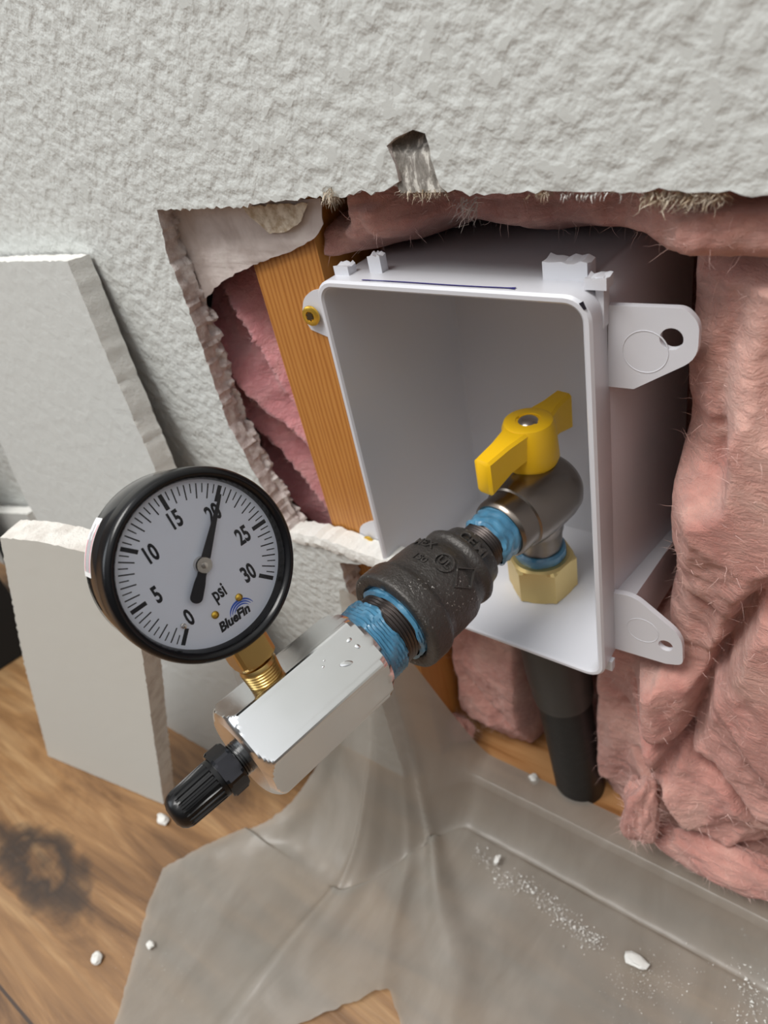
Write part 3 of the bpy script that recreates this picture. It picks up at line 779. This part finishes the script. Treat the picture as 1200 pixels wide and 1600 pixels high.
# ================================================================== PRESSURE GAUGE
GPH = R(20); GU = -math.sin(GPH) * SIDE + math.cos(GPH) * UPZ; GN = math.cos(GPH) * SIDE + math.sin(GPH) * UPZ; GXr = A
gs, gL = .0415, .066
G = ax(gs) + GU * gL + GN * .011                  # centre of the bezel's front plane
def gp(x, y, d=0.0): return G + GXr * x + GU * y - GN * d       # x right, y up on the dial, d depth behind the bezel plane
ga = empty('pressure_gauge', ax(gs) + GU * .0172, 'round black pressure gauge with white dial reading near 20 psi', 'gauge')
bm = bmesh.new()
lathe(bm, G, -GN, [(.0085, .0312), (.0030, .0312), (.0014, .0309), (.0004, .0302), (0, .0292), (.0004, .0284), (.0018, .0276), (.0056, .0270)], 128, cap0=False, cap1=False)
obj('bezel', bm, M['black_satin'], ga, auto=50)
bm = bmesh.new()
lathe(bm, G, -GN, [(.0060, .0270), (.0060, .0296), (.0086, .0300), (.0092, .0304), (.0250, .0304), (.0272, .0298), (.0284, .0280), (.0288, .0240)], 128)
obj('case', bm, M['black_enamel'], ga, auto=50)
DR = .0268
bm = bmesh.new(); lathe(bm, gp(0, 0, .0052), -GN, [(0, DR + .0006), (.0005, DR + .0006)], 96)
dial = obj('dial', bm, M['dial'], ga, auto=20)
bm = bmesh.new()
def tick(ang, r0, r1, w_):
    t = R(ang); d = Vector((math.sin(t), math.cos(t))); n = Vector((d.y, -d.x)) * w_ / 2
    ps = [d * r0 - n, d * r1 - n, d * r1 + n, d * r0 + n]; bm.faces.new([bm.verts.new(gp(p[0], p[1], .00512)) for p in ps])
for k in range(61):
    an = -135 + 270 * k / 60
    if k % 10 == 0: tick(an, DR * .765, DR * .965, .00140)
    elif k % 2 == 0: tick(an, DR * .785, DR * .965, .00042)
    else: tick(an, DR * .855, DR * .965, .00036)
obj('scale_marks', bm, M['dial_ink'], dial, smooth=False)
bm = bmesh.new()
for k, s in enumerate(('0', '5', '10', '15', '20', '25', '30')):
    an = R(-135 + 45 * k); rr_ = DR * (.62 if k not in (0,) else .64)
    x0_, y0_ = math.sin(an) * rr_, math.cos(an) * rr_
    merge(bm, text_mesh(s, .0076, xs=.62, bold=.00026), lambda c, x0_=x0_, y0_=y0_: gp(x0_ + c.x, y0_ + c.y, .00510))
merge(bm, text_mesh('psi', .0066, xs=.66, bold=.00018), lambda c: gp(c.x, c.y - DR * .41, .00510))
merge(bm, text_mesh('BlueFin', .0044, shear=.25, bold=.00020, xs=.92), lambda c: gp(c.x - .0001, c.y - DR * .80, .00510))
obj('dial_lettering', bm, M['dial_ink'], dial, smooth=False)
bm = bmesh.new()
for (rx, ry, w_, a0, a1, dx) in ((.0046, .0042, .00032, 10, 165, .0036), (.0038, .0034, .00028, 15, 160, .0036), (.0030, .0026, .00022, 20, 155, .0036)):
    rs = []
    for k in range(19):
        t = R(a0 + (a1 - a0) * k / 18); wd = w_ * math.sin(math.pi * (k + .4) / 19) + .00004
        rs.append([gp(dx + (rx - wd) * math.cos(t), -DR * .80 + (ry - wd) * math.sin(t), .00511), gp(dx + (rx + wd) * math.cos(t), -DR * .80 + (ry + wd) * math.sin(t), .00511)])
    rings(bm, rs, False)
obj('dial_swoosh', bm, M['logo_blue'], dial, smooth=False, label='blue arcs over the dial lettering')
# dial rivets and zero stop
for (x0_, y0_) in ((-.0048, -DR * .615), (.0048, -DR * .615)):
    bm = bmesh.new(); lathe(bm, gp(x0_, y0_, .0051), GN, [(0, .0013), (.0004, .0012), (.0007, .0008), (.0008, .0001)], 24); obj('dial_rivet', bm, M['gold'], dial)
an = R(-131); bm = bmesh.new(); lathe(bm, gp(math.sin(an) * DR * .77 + .0005, math.cos(an) * DR * .77 + .0006, .0051), GN, [(0, .0008), (.0008, .0008), (.0009, .0006), (.0020, .0006), (.0021, .0001)], 20); obj('stop_pin', bm, M['steel'], dial)
# needle
NA = R(45.0); nd = Vector((math.sin(NA), math.cos(NA))); nn_ = Vector((nd.y, -nd.x))
def npt(l, w_, d): return gp(nd[0] * l + nn_[0] * w_, nd[1] * l + nn_[1] * w_, d)
bm = bmesh.new()
outl = [(DR * .86, -.00035), (DR * .86, .00035), (.003, .0015), (0, .0016), (-.0035, .0015), (-.006, .0019), (-.0105, .0021)]
tail = [(-.0105 - .0018 * math.sin(R(a)), .0021 * math.cos(R(a))) for a in range(20, 180, 20)]
rest = [(-.0105, -.0021), (-.006, -.0019), (-.0035, -.0015), (0, -.0016), (.003, -.0015)]
prism(bm, [npt(l, w_, .0032) for l, w_ in outl + tail + rest], GN * .0002)
obj('needle', bm, M['dial_ink'], ga, auto=20)
bm = bmesh.new(); lathe(bm, gp(0, 0, .0052), GN, [(0, .0028), (.0022, .0028), (.0026, .0025), (.0026, .0011), (.0024, .0011), (.0030, .0010), (.0031, .0001)], 40); obj('needle_hub', bm, M['steel'], ga)
bm = bmesh.new(); lathe(bm, gp(0, 0, .0019), GN, [(0, .0276), (.0004, .0275)], 96); obj('lens', bm, M['glass'], ga, auto=20)
# sticker on the case side
def cyl_patch(a0, a1, d0, d1, r_, m_, parent, name, n=20):
    bm = bmesh.new(); rs = []
    for k in range(n + 1):
        t = R(a0 + (a1 - a0) * k / n); v1 = gp(math.sin(t) * r_, math.cos(t) * r_, d0); v2 = gp(math.sin(t) * r_, math.cos(t) * r_, d1); rs.append([v1, v2])
    rings(bm, rs, False); return obj(name, bm, m_, parent)
SA0, SA1 = -66, -30
st = cyl_patch(SA0, SA1, .0185, .0262, .03047, M['sticker'], ga, 'warning_sticker')
for k in range(6):
    d0 = .0192 + k * .0011
    cyl_patch(SA0 + 3, SA1 - (4 + 5 * ((k * 7) % 3)), d0, d0 + .0005, .03052, M['sticker_red'] if k in (0, 5) else M['sticker_ink'], st, 'fine_print')
# brass stem
so = ax(gs)
bm = bmesh.new()
lathe(bm, so, GU, bead_thread(.0160, .0245, .0064, .0011, .0006, taper=.0006), 48, xhint=A)
lathe(bm, so, GU, [(.0243, .0048), (.0250, .0056), (.0262, .0058)], 48, xhint=A)
obj('brass_thread', bm, M['brass'], ga)
bm = bmesh.new(); rs = []
for s, c, r_ in ((.0258, .0078, .0098), (.0266, .0086, .0098), (.0275, .02, .0098), (.0345, .02, .0098), (.0380, .02, .0098)):
    ring = []
    for k in range(48):
        t = 2 * math.pi * k / 48; a2 = t % (math.pi / 2); fl = r_ * math.cos(math.pi / 4) / math.cos(a2 - math.pi / 4); ring.append(so + GU * s + (A * math.cos(t + math.pi / 4) + GN * math.sin(t + math.pi / 4)) * min(fl, c, r_ * .94))
    rs.append(ring)
rings(bm, rs, True, True, True); obj('brass_wrench_flat', bm, M['brass'], ga, auto=18)

# ================================================================== DRYWALL CUT-OUTS LEANING AT THE LEFT
def board(name, corners, th, m_, label, seed, top_amp=.0012, group=None, edge=None, right_amp=.0006, step=.0025, back=None):
    """corners: front-face outline (coplanar world points)"""
    c = [Vector(p) for p in corners]; o = c[0]; ex = (c[1] - c[0]).normalized(); nn = ex.cross(c[2] - c[1]).normalized(); ey = nn.cross(ex)
    if nn.y > 0: nn = -nn
    pl = [Vector(((p - o).dot(ex), (p - o).dot(ey))) for p in c]
    pl = jag(pl, step, right_amp, closed=True, seed=seed)
    bm = bmesh.new(); P3 = [o + ex * p[0] + ey * p[1] for p in pl]
    tri = tessellate_polygon([P3]); n = len(P3)
    def off(i, k):
        return (ex * noise.noise(Vector((i * .61, k * .9, seed))) + ey * noise.noise(Vector((i * .61, k * .9, seed + 9)))) * (.0006 if 0 < k < 5 else .0004 if k else 0)
    rs = [[P3[i] - nn * (th * k / 5) + off(i, k) for i in range(n)] for k in range(6)]
    vv = rings(bm, rs, True, mi=1)
    for t in tri:
        try: bm.faces.new([vv[0][i] for i in t]).material_index = 0
        except ValueError: pass
        try: bm.faces.new([vv[-1][i] for i in reversed(t)]).material_index = 2
        except ValueError: pass
    b = min(c, key=lambda p: p.z)
    return obj(name, bm, [m_, edge or M['gypsum_white'], M['torn_paper']], loc=b, auto=30, label=label, cat='drywall piece', group=group)
def plane_pts(pxs, P0, P1, P2):
    """photo outline measured on the real plane of a leaning board"""
    P0, P1, P2 = Vector(P0), Vector(P1), Vector(P2); n = (P1 - P0).cross(P2 - P0).normalized(); out = []
    for px, py in pxs:
        r = ray(px, py); t = (P0 - CAM).dot(n) / r.dot(n); out.append(CAM + r * t)
    return out
ATR = at(105, 408, 1, -.0140); ABR = at(440, 1240, 2, .0025); AL = ATR + Vector((-.25, -.004, 0))
pA = (ATR, ABR, AL)
LA = plane_pts([(105, 408), (172, 570), (240, 727), (340, 990), (440, 1240)], *pA)
LA2 = plane_pts([(300, 1290), (180, 1090), (60, 818), (30, 760), (0, 690), (-60, 560), (-150, 420), (0, 409)], *pA)
LA2[0].z = max(LA2[0].z, .002)
board('drywall_piece', LA + LA2, TH, M['paint_piece'], 'large textured drywall cut-out leaning on the wall left of the opening', 1, edge=M['gypsum_white'])
BBL, BBR = at(75, 1180, 2, .002), at(255, 1257, 2, .002)
BTR = at(200, 872, 1, -.098)
LB = plane_pts([(0, 840), (60, 846), (130, 862), (202, 878), (225, 1042), (240, 1150), (256, 1257), (75, 1181), (36, 1030)], BBL, BBR, BTR)
board('drywall_piece', LB, TH, M['paper'], 'smooth pale drywall piece standing on the wood floor below the pressure gauge', 4, edge=M['gypsum_cut'])
EBL = at(0, 800, 1, -.030)
LE = [at(-60, 798, 1, -.030), at(40, 803, 1, -.030), at(60, 870, 1, -.055), at(110, 1020, 2, .05), at(-60, 1000, 2, .05)]
E0 = at(-30, 800, 1, -.016); E1 = at(42, 803, 1, -.016)
Dn = Vector((0, -.09, -(E1.z - .004))); 
board('drywall_piece', [E0, E1, E1 + Vector((0, -.020, -E1.z + .004)), E0 + Vector((0, -.020, -E0.z + .004))], TH, M['paint_piece'], 'drywall strip with white top edge behind the other pieces at far left', 6)
# black bag on the floor at the far left
bc = at(-40, 985, 2, .0)
bm = bmesh.new(); p1 = at(0, 1046, 2, 0.001); p2 = at(34, 1024, 2, 0.001)
dd = (p2 - p1).normalized(); pp_ = Vector((-dd.y, dd.x, 0)); 
if pp_.x > 0: pp_ = -pp_
box(bm, p1 - dd * .10, dd * .145, pp_ * .14, (0, 0, max(.03, at(0, 880, 1, -.10).z))); bevel(bm, .008, 4)
for v_ in bm.verts: v_.co += Vector((.003 * nz(v_.co, 30), .003 * nz(v_.co, 30, 5), .003 * nz(v_.co, 30, 9) if v_.co.z > .02 else 0))
zmin = min(v_.co.z for v_ in bm.verts)
obj('tool_bag', bm, M['bag'], loc=(p1.x, p1.y, 0), label='black object standing on the wood floor at the left edge', cat='bag')

# ================================================================== INSULATION
def sst(a, b, x): t = max(0, min(1, (x - a) / (b - a))); return t * t * (3 - 2 * t)
def fold(x, z, ang, freq, seed):
    c, s = math.cos(ang), math.sin(ang); u = x * c + z * s; v = -x * s + z * c
    wv = noise.noise(Vector((x * 14 + seed, z * 14, seed))) * .9
    return 1 - abs(math.sin(u * freq + wv * 2.2 + v * freq * .12)) ** .7
def batt(name, x0, x1, z0, z1, yf, m_, label, res=.0014, seed=0, fuzz=3000, flen=.006, region=None):
    nx, nz_ = int((x1 - x0) / res), int((z1 - z0) / res); bm = bmesh.new(); grid = []
    for i in range(nx + 1):
        row = []
        for j in range(nz_ + 1):
            x = x0 + (x1 - x0) * i / nx; z = z0 + (z1 - z0) * j / nz_
            y = yf(x, z)
            w1 = noise.noise(Vector((x * 30, z * 30, seed))); w2 = noise.noise(Vector((x * 30, z * 30, seed + 7)))
            y += -.005 * noise.noise(Vector((x * 26 + w1, z * 20 + w2, seed))) - .0022 * noise.noise(Vector((x * 75 + w1 * 2, z * 48 + w2 * 2, seed + 2))) - .0011 * noise.noise(Vector((x * 220 + w1 * 3, z * 150, seed + 4))) - .0007 * noise.noise(Vector((x * 600, z * 420, seed)))
            if z > .388 or x < -.262: y = max(y, .0138)
            xo = max(x0, min(x1, x + .003 * w1)); zo = z + .003 * w2
            row.append(bm.verts.new((xo, max(.002, min(.099, y)), zo)))
        grid.append(row)
    rnd = random.Random(seed + 5); pts = []
    for i in range(nx):
        for j in range(nz_): bm.faces.new((grid[i][j], grid[i + 1][j], grid[i + 1][j + 1], grid[i][j + 1]))
    fl = []
    bm.normal_update()
    for k in range(fuzz):
        i = rnd.randrange(1, nx); j = rnd.randrange(1, nz_); vt = grid[i][j]
        n_ = vt.normal.copy()
        if n_.y > 0: n_ = -n_
        if vt.co.y < .088: fl.append((vt.co.copy(), n_))
    # back face closes the batt
    zc = [bm.verts.new((grid[0][0].co.x, .0995, z0)), bm.verts.new((grid[-1][0].co.x, .0995, z0)), bm.verts.new((grid[-1][-1].co.x, .0995, z1)), bm.verts.new((grid[0][-1].co.x, .0995, z1))]
    bm.faces.new(zc)
    bm.faces.new([zc[1], zc[0]] + [grid[i][0] for i in range(nx + 1)])
    bm.faces.new([zc[3], zc[2]] + [grid[nx - i][-1] for i in range(nx + 1)])
    bm.faces.new([zc[0], zc[3]] + [grid[0][nz_ - j] for j in range(nz_ + 1)])
    bm.faces.new([zc[2], zc[1]] + [grid[-1][j] for j in range(nz_ + 1)])
    o = obj(name, bm, m_, loc=((x0 + x1) / 2, .08, z0), label=label, cat='insulation', auto=180)
    bm = bmesh.new()
    for p, n_ in fl:
        d = (n_ * .35 + Vector((rnd.gauss(0, 1), rnd.gauss(0, .5), rnd.gauss(0, 1))) * .6).normalized(); ln = flen * rnd.uniform(.4, 1.3)
        s_ = d.cross(Vector((rnd.random(), -1, rnd.random()))).normalized() * rnd.uniform(.00003, .00008); pr = None; pt = p - n_ * .0006
        for q_ in range(5):
            wd = s_ * (1 - q_ / 5); cur = (bm.verts.new(pt - wd), bm.verts.new(pt + wd))
            if pr: bm.faces.new((pr[0], pr[1], cur[1], cur[0]))
            pr = cur; pt = pt + d * ln / 4; d = (d + Vector((rnd.uniform(-.35, .35), rnd.uniform(-.3, .15), rnd.uniform(-.35, .35))) - n_ * .04).normalized()
    obj('loose_fibres', bm, M['fibre'], o, recalc=False, kind='stuff')
    return o

# left cavity
def yl(x, z): return .026 + .012 * fold(x, z, .5, 120, 3) * -1 + .010 * sst(.30, .38, z) + .010 * (1 - sst(.24, .30, z))
batt('insulation_batt', -.300, SX0 - .001, PZ + .001, .55, yl, M['pink2'], 'narrow strip of pink fibreglass between torn drywall and the left of the stud', seed=3, fuzz=1500)
bxl = BTL.x
# main cavity round the box
def lerp_tab(tab_, x):
    if x <= tab_[0][0]: return tab_[0][1]
    for k in range(len(tab_) - 1):
        if x <= tab_[k + 1][0]: return tab_[k][1] + (tab_[k + 1][1] - tab_[k][1]) * sst(tab_[k][0], tab_[k + 1][0], x)
    return tab_[-1][1]
def ym(x, z):
    low = 1 - sst(.186, .194, z)
    y = .034 + .006 * fold(x, z, .2, 70, 2)
    yr = .016 - .016 * fold(x, z, .22, 52, 5) ** .8 - .006 * fold(x, z, 1.2, 34, 9)
    yr -= .010 * math.exp(-((x + .030 + .25 * (z - .25)) / .016) ** 2) * sst(.10, .2, z)
    yr += .014 * math.exp(-((x + .002 + .20 * (z - .25)) / .006) ** 2) * sst(.16, .24, z)
    yr += (1 - sst(.045, .13, z)) * .022
    wz = .006 * noise.noise(Vector((z * 22, 3, 3))) + .003 * noise.noise(Vector((z * 70, 8, 3)))
    yr += .026 * math.exp(-((x + .016 - .10 * (z - .30) + wz) / .0042) ** 2) * sst(.235, .27, z)
    yr += .020 * math.exp(-((x + .040 - .22 * (z - .20) + wz) / .0038) ** 2) * sst(.10, .15, z) * (1 - sst(.24, .28, z))
    yr += .022 * math.exp(-((z - .158 + .55 * (x + .08) + .010 * noise.noise(Vector((x * 40, 5, 5)))) / .0040) ** 2)
    yr += .014 * math.exp(-((z - .105 + .50 * (x + .08) + .008 * noise.noise(Vector((x * 50, 9, 5)))) / .0035) ** 2)
    yr -= .006 * math.exp(-((z - .30 - .6 * (x + .03)) / .020) ** 2)
    ek = (1 - sst(-.048, -.036, x)) * max(sst(.285, .300, z) * (1 - sst(.372, .380, z)), sst(.190, .198, z) * (1 - sst(.236, .244, z)))
    yr = yr * (1 - ek) + max(yr, .022) * ek
    lx = .012 * low
    right = sst(-.072 - lx, -.050 - lx, x)                       # bulges forward right of the box
    y = y * (1 - right) + right * yr
    above = sst(.3650, .3700, z)
    ya = lerp_tab([(-.202, .010), (-.188, .016), (-.172, .030), (-.150, .056), (-.112, .054), (-.086, .046), (-.06, .030)], x) + .006
    ya -= .030 * math.sin(math.pi / 2 * sst(.367, .384, z)) * sst(-.20, -.165, x) + .005 * (fold(x, z, 1.4, 60, 21) - .4)
    y = y * (1 - above) + above * ya
    # pocket occupied by the box
    inb = sst(bxl - .010, bxl - .002, x) * (1 - sst(-.0735, -.062, x)) * (1 - sst(.3650, .3700, z)) * sst(.183, .189, z)
    y = y * (1 - inb) + inb * .098
    gap = (1 - sst(SX1 + .000, SX1 + .007, x)); y += gap * (.012 * (1 - above) + 0)
    y += .06 * (1 - sst(SX1 + .002, SX1 + .022 , x)) * sst(.378, .388, z)
    pd = abs(x - (VX + .004)); y += .030 * (1 - sst(.017, .027, pd)) * low
    y += .012 * (1 - sst(.032, .060, z)) * (1 - sst(-.10, -.08, x))
    return y
batt('insulation_batt', SX1 + .0012, .074, PZ + .001, .56, ym, M['pink'], 'large pink fibreglass batt bulging around the right and underside of the white box', seed=11, fuzz=7000)

def clump(px, py, y, r, scale, seed, label, m_):
    c = at(px, py, 1, y); bm = bmesh.new(); bmesh.ops.create_icosphere(bm, subdivisions=5, radius=1.0)
    for v_ in bm.verts:
        n_ = v_.co.copy(); k = 1 + .35 * noise.noise(n_ * 1.3 + Vector((seed, 0, 0))) + .12 * noise.noise(n_ * 3.0 + Vector((seed, 0, 0))) + .03 * noise.noise(n_ * 9) + .015 * noise.noise(n_ * 22)
        v_.co = c + Vector((n_.x * scale[0], n_.y * scale[1], n_.z * scale[2])) * r * k
    zmin = min(v_.co.z for v_ in bm.verts)
    rnd = random.Random(seed); fl = [(v_.co.copy(), (v_.co - c).normalized()) for v_ in rnd.sample(list(bm.verts), 500)]
    o = obj('insulation_tuft', bm, m_, loc=(c.x, c.y, zmin), label=label, cat='insulation', auto=180)
    bm = bmesh.new()
    for p, n_ in fl:
        d = (n_ * .6 + Vector((rnd.gauss(0, 1), rnd.gauss(0, .5), rnd.gauss(0, 1))) * .6).normalized(); ln = .006 * rnd.uniform(.4, 1.4); s_ = d.cross(Vector((rnd.random(), -1, rnd.random()))).normalized() * .00006; pr = None; pt = p - n_ * .0006
        for q_ in range(5):
            wd = s_ * (1 - q_ / 5); cur = (bm.verts.new(pt - wd), bm.verts.new(pt + wd))
            if pr: bm.faces.new((pr[0], pr[1], cur[1], cur[0]))
            pr = cur; pt = pt + d * ln / 4; d = (d + Vector((rnd.uniform(-.4, .4), rnd.uniform(-.3, .2), rnd.uniform(-.4, .4)))).normalized()
    obj('loose_fibres', bm, M['fibre'], o, recalc=False, kind='stuff')

clump(1002, 1265, .006, .0125, (.75, 1.0, 1.9), 3, 'torn pink tuft hanging over the bottom plate right of the black pipe', M['pink'])
clump(1120, 1340, .012, .0125, (2.4, .8, 1.0), 8, 'low pink tuft lying along the bottom plate at the right edge', M['pink'])
clump(712, 1135, .030, .0085, (1.4, .9, 1.2), 5, 'small pink tuft on the bottom plate beside the foot of the stud', M['pink'])

# ================================================================== PLASTIC FILM
FZ = .0022
def film_pt(u, s):
    """u 0..1 left to right, s 0..1 from the wall down and out over the floor"""
    xr = .09
    # left boundary over s
    L1 = [(0, -.2300), (.12, -.240), (.25, -.268), (.45, at(430, 1240, 2, 0).x + .002), (.55, at(300, 1350, 2, 0).x), (.64, at(215, 1410, 2, 0).x), (.72, at(200, 1455, 2, 0).x), (.9, at(170, 1600, 2, 0).x), (1, at(150, 1680, 2, 0).x)]
    for k in range(len(L1) - 1):
        if L1[k][0] <= s <= L1[k + 1][0]:
            t = (s - L1[k][0]) / (L1[k + 1][0] - L1[k][0]); xl = L1[k][1] + (L1[k + 1][1] - L1[k][1]) * t; break
    xl += .0012 * noise.noise(Vector((s * 60, 1, 1))) + .0008 * noise.noise(Vector((s * 220, 1, 1)))
    x = xl + (xr - xl) * (u ** 1.25)
    # profile A: hangs from beside the stud; profile B: over the bottom plate
    kB = sst(-.222, -.170, x)
    # floor extents
    yfA = -.088 - .045 * sst(-.24, -.31, x) * 0; yfB = -.012
    yf = yfA * (1 - kB) + yfB * kB
    yend = -.235
    if s < .45:
        t = s / .45
        yA = -.0045 + (yfA + .0045) * t ** 1.15; zA = .190 * (1 - t) ** 2.1 + FZ
        # B: plate top, lip, face
        if t < .35: yB = .027 - (.027 - .0105) * t / .35; zB = PZ + .0028 + .0006 * math.sin(t * 9)
        elif t < .55: k = (t - .35) / .2; yB = .0105 - .004 * k; zB = PZ + .0028 - .0045 * k * k
        else: k = (t - .55) / .45; yB = .0065 - .0185 * k ** 1.2; zB = (PZ - .0017) * (1 - k) ** 1.7 + FZ * k
        y = yA * (1 - kB) + yB * kB; z = zA * (1 - kB) + zB * kB
    else:
        t = (s - .45) / .55; y = yf + (yend - yf) * t; z = FZ
    # notch and bottom edge live in the end of the sheet
    # folds fanning from the stud foot
    ox, oy = -.215, .01; dx, dy = x - ox, min(y - oy, -.001); th = math.atan2(dx, -dy); rad = math.hypot(dx, dy)
    am = sst(.005, .06, rad) * (1 - .62 * sst(.10, .22, rad)) * sst(.06, .2, s)
    fo = .0045 * am * (max(0, math.cos((th + .02) * 9.0 + .8 * noise.noise(Vector((x * 9, y * 9, 2))))) ** 3) * (1 - sst(.6, 1.1, abs(th)))
    fo += .004 * am * math.exp(-((th + .08) / .035) ** 2) + .006 * am * math.exp(-((th - .62) / .06) ** 2) * (1 - sst(.06, .12, rad)) + .003 * am * math.exp(-((th - .36) / .05) ** 2)
    fo += .0016 * (noise.noise(Vector((x * 26, y * 26, 4))) + .5) * sst(.1, .4, s) + .0007 * noise.noise(Vector((x * 90, y * 60, 4)))
    flat = 1.0
    if s >= .45: z += max(fo, -.0008) * flat
    else: y -= fo * .7 * (1 - kB * .5); z += fo * .5
    # ripple of the hanging part
    if s < .45: y -= .003 * (1 - kB) * (noise.noise(Vector((x * 60, z * 9, 8))) + .3) * math.sin(math.pi * s / .45)
    return Vector((x, y, max(z, .0012)))
NU, NS = 230, 200
bm = bmesh.new(); gr = [[None] * (NS + 1) for _ in range(NU + 1)]
ntip = at(610, 1545, 2, 0); nl = at(530, 1602, 2, 0); nr = at(655, 1605, 2, 0)
def inside_notch(p):
    # torn notch at the near edge of the sheet
    if p.y > ntip.y: return False
    k = (ntip.y - p.y) / (ntip.y - (nl.y + nr.y) / 2)
    xl_ = ntip.x + (nl.x - ntip.x) * k + .003 * noise.noise(Vector((k * 4, 0, 0))); xr_ = ntip.x + (nr.x - ntip.x) * k + .002 * noise.noise(Vector((k * 5, 3, 0)))
    return xl_ < p.x < xr_
pg = [[film_pt(i / NU, j / NS) for j in range(NS + 1)] for i in range(NU + 1)]
for i in range(NU + 1):
    for j in range(NS + 1):
        gr[i][j] = bm.verts.new(pg[i][j])
for i in range(NU):
    for j in range(NS):
        c = (pg[i][j] + pg[i + 1][j + 1]) / 2
        if j > NS * .45 and inside_notch(c): continue
        bm.faces.new((gr[i][j], gr[i + 1][j], gr[i + 1][j + 1], gr[i][j + 1]))
for v_ in [v_ for v_ in bm.verts if not v_.link_faces]: bm.verts.remove(v_)
for _ in range(2):
    for v_ in [v_ for v_ in bm.verts if v_.is_boundary and v_.co.y < ntip.y + .003 and v_.co.x > -.22 and v_.co.x < -.1]:
        nb = [e.other_vert(v_).co for e in v_.link_edges if e.is_boundary]
        if len(nb) == 2: v_.co = v_.co * .5 + (nb[0] + nb[1]) * .25
obj('plastic_sheet', bm, M['film'], loc=(-.2, -.05, .001), auto=180, label='milky translucent plastic sheet draped from the wall over the plate onto the floor', cat='plastic sheet')

# ================================================================== DEBRIS
def crumb(px, py, z, r, seed, label, m_='gypsum_white', flat=.55, elong=(1, 1)):
    c = at(px, py, 2, z); bm = bmesh.new(); bmesh.ops.create_icosphere(bm, subdivisions=2, radius=1.0)
    for v_ in bm.verts:
        n_ = v_.co.copy(); k = 1 + .5 * noise.noise(n_ * 1.4 + Vector((seed * 3.3, 0, 0))) + .2 * noise.noise(n_ * 4 + Vector((seed, 0, 0)))
        v_.co = Vector((n_.x * r * elong[0] * k, n_.y * r * elong[1] * k, n_.z * r * flat * k))
    zmin = min(v_.co.z for v_ in bm.verts)
    for v_ in bm.verts: v_.co += Vector((c.x, c.y, z - zmin))
    return obj('drywall_crumb', bm, M[m_], loc=(c.x, c.y, z), label=label, cat='crumb', auto=25)
crumb(153, 1500, .0004, .0036, 1, 'small white drywall crumb on bare wood floor left of the plastic sheet')
crumb(257, 1283, .0004, .0045, 2, 'white drywall crumb on the floor beside the black valve cap', elong=(1.2, .8))
crumb(236, 1478, .0046, .0024, 3, 'tiny white crumb on the left edge of the plastic sheet')
crumb(993, 1503, .0052, .0054, 4, 'oblong white drywall chip on the plastic sheet near bottom right', flat=.4, elong=(1.1, .75))
crumb(833, 1219, PZ + .0006, .0032, 5, 'white crumb on the bottom plate left of the black pipe')
crumb(777, 1345, .0062, .0024, 6, 'small white flake at the left end of the white dust trail', elong=(.8, 1.2))
c = at(972, 1500, 2, .004)
# trail of powder on the sheet
bm = bmesh.new(); rnd = random.Random(4)
trail = [(745, 1330), (790, 1375), (835, 1390), (870, 1425), (905, 1455), (935, 1475)]
def dust(px, py, s_):
    c = at(px, py, 2, .0062)
    k = rnd.uniform(.5, 1.0) * s_
    v = [c + Vector((rnd.uniform(-1, 1), rnd.uniform(-1, 1), rnd.uniform(-.5, .6))) * k for _ in range(4)]
    vv = [bm.verts.new(p) for p in v]
    for t in ((0, 1, 2), (0, 2, 3), (0, 3, 1), (1, 3, 2)): bm.faces.new([vv[i] for i in t])
for k in range(900):
    t = rnd.random() * (len(trail) - 1); i = int(t); f_ = t - i
    px = trail[i][0] * (1 - f_) + trail[i + 1][0] * f_ + rnd.gauss(0, 9); py = trail[i][1] * (1 - f_) + trail[i + 1][1] * f_ + rnd.gauss(0, 8)
    dust(px, py, rnd.choice((.0003, .0004, .0006, .0011)))
for k in range(420): dust(rnd.gauss(1010, 38), rnd.gauss(1535, 24), rnd.choice((.0002, .0003, .0005)))
for k in range(260): dust(rnd.gauss(1175, 22), rnd.gauss(1560, 45), rnd.choice((.0003, .0006, .0012)))
for k in range(60): dust(rnd.gauss(250, 40), rnd.gauss(1500, 40), .0003)
obj('plaster_dust', bm, M['gypsum_white'], loc=(-.08, -.05, .004), smooth=False, kind='stuff', label='trail of white plaster dust scattered over the plastic sheet', cat='dust')
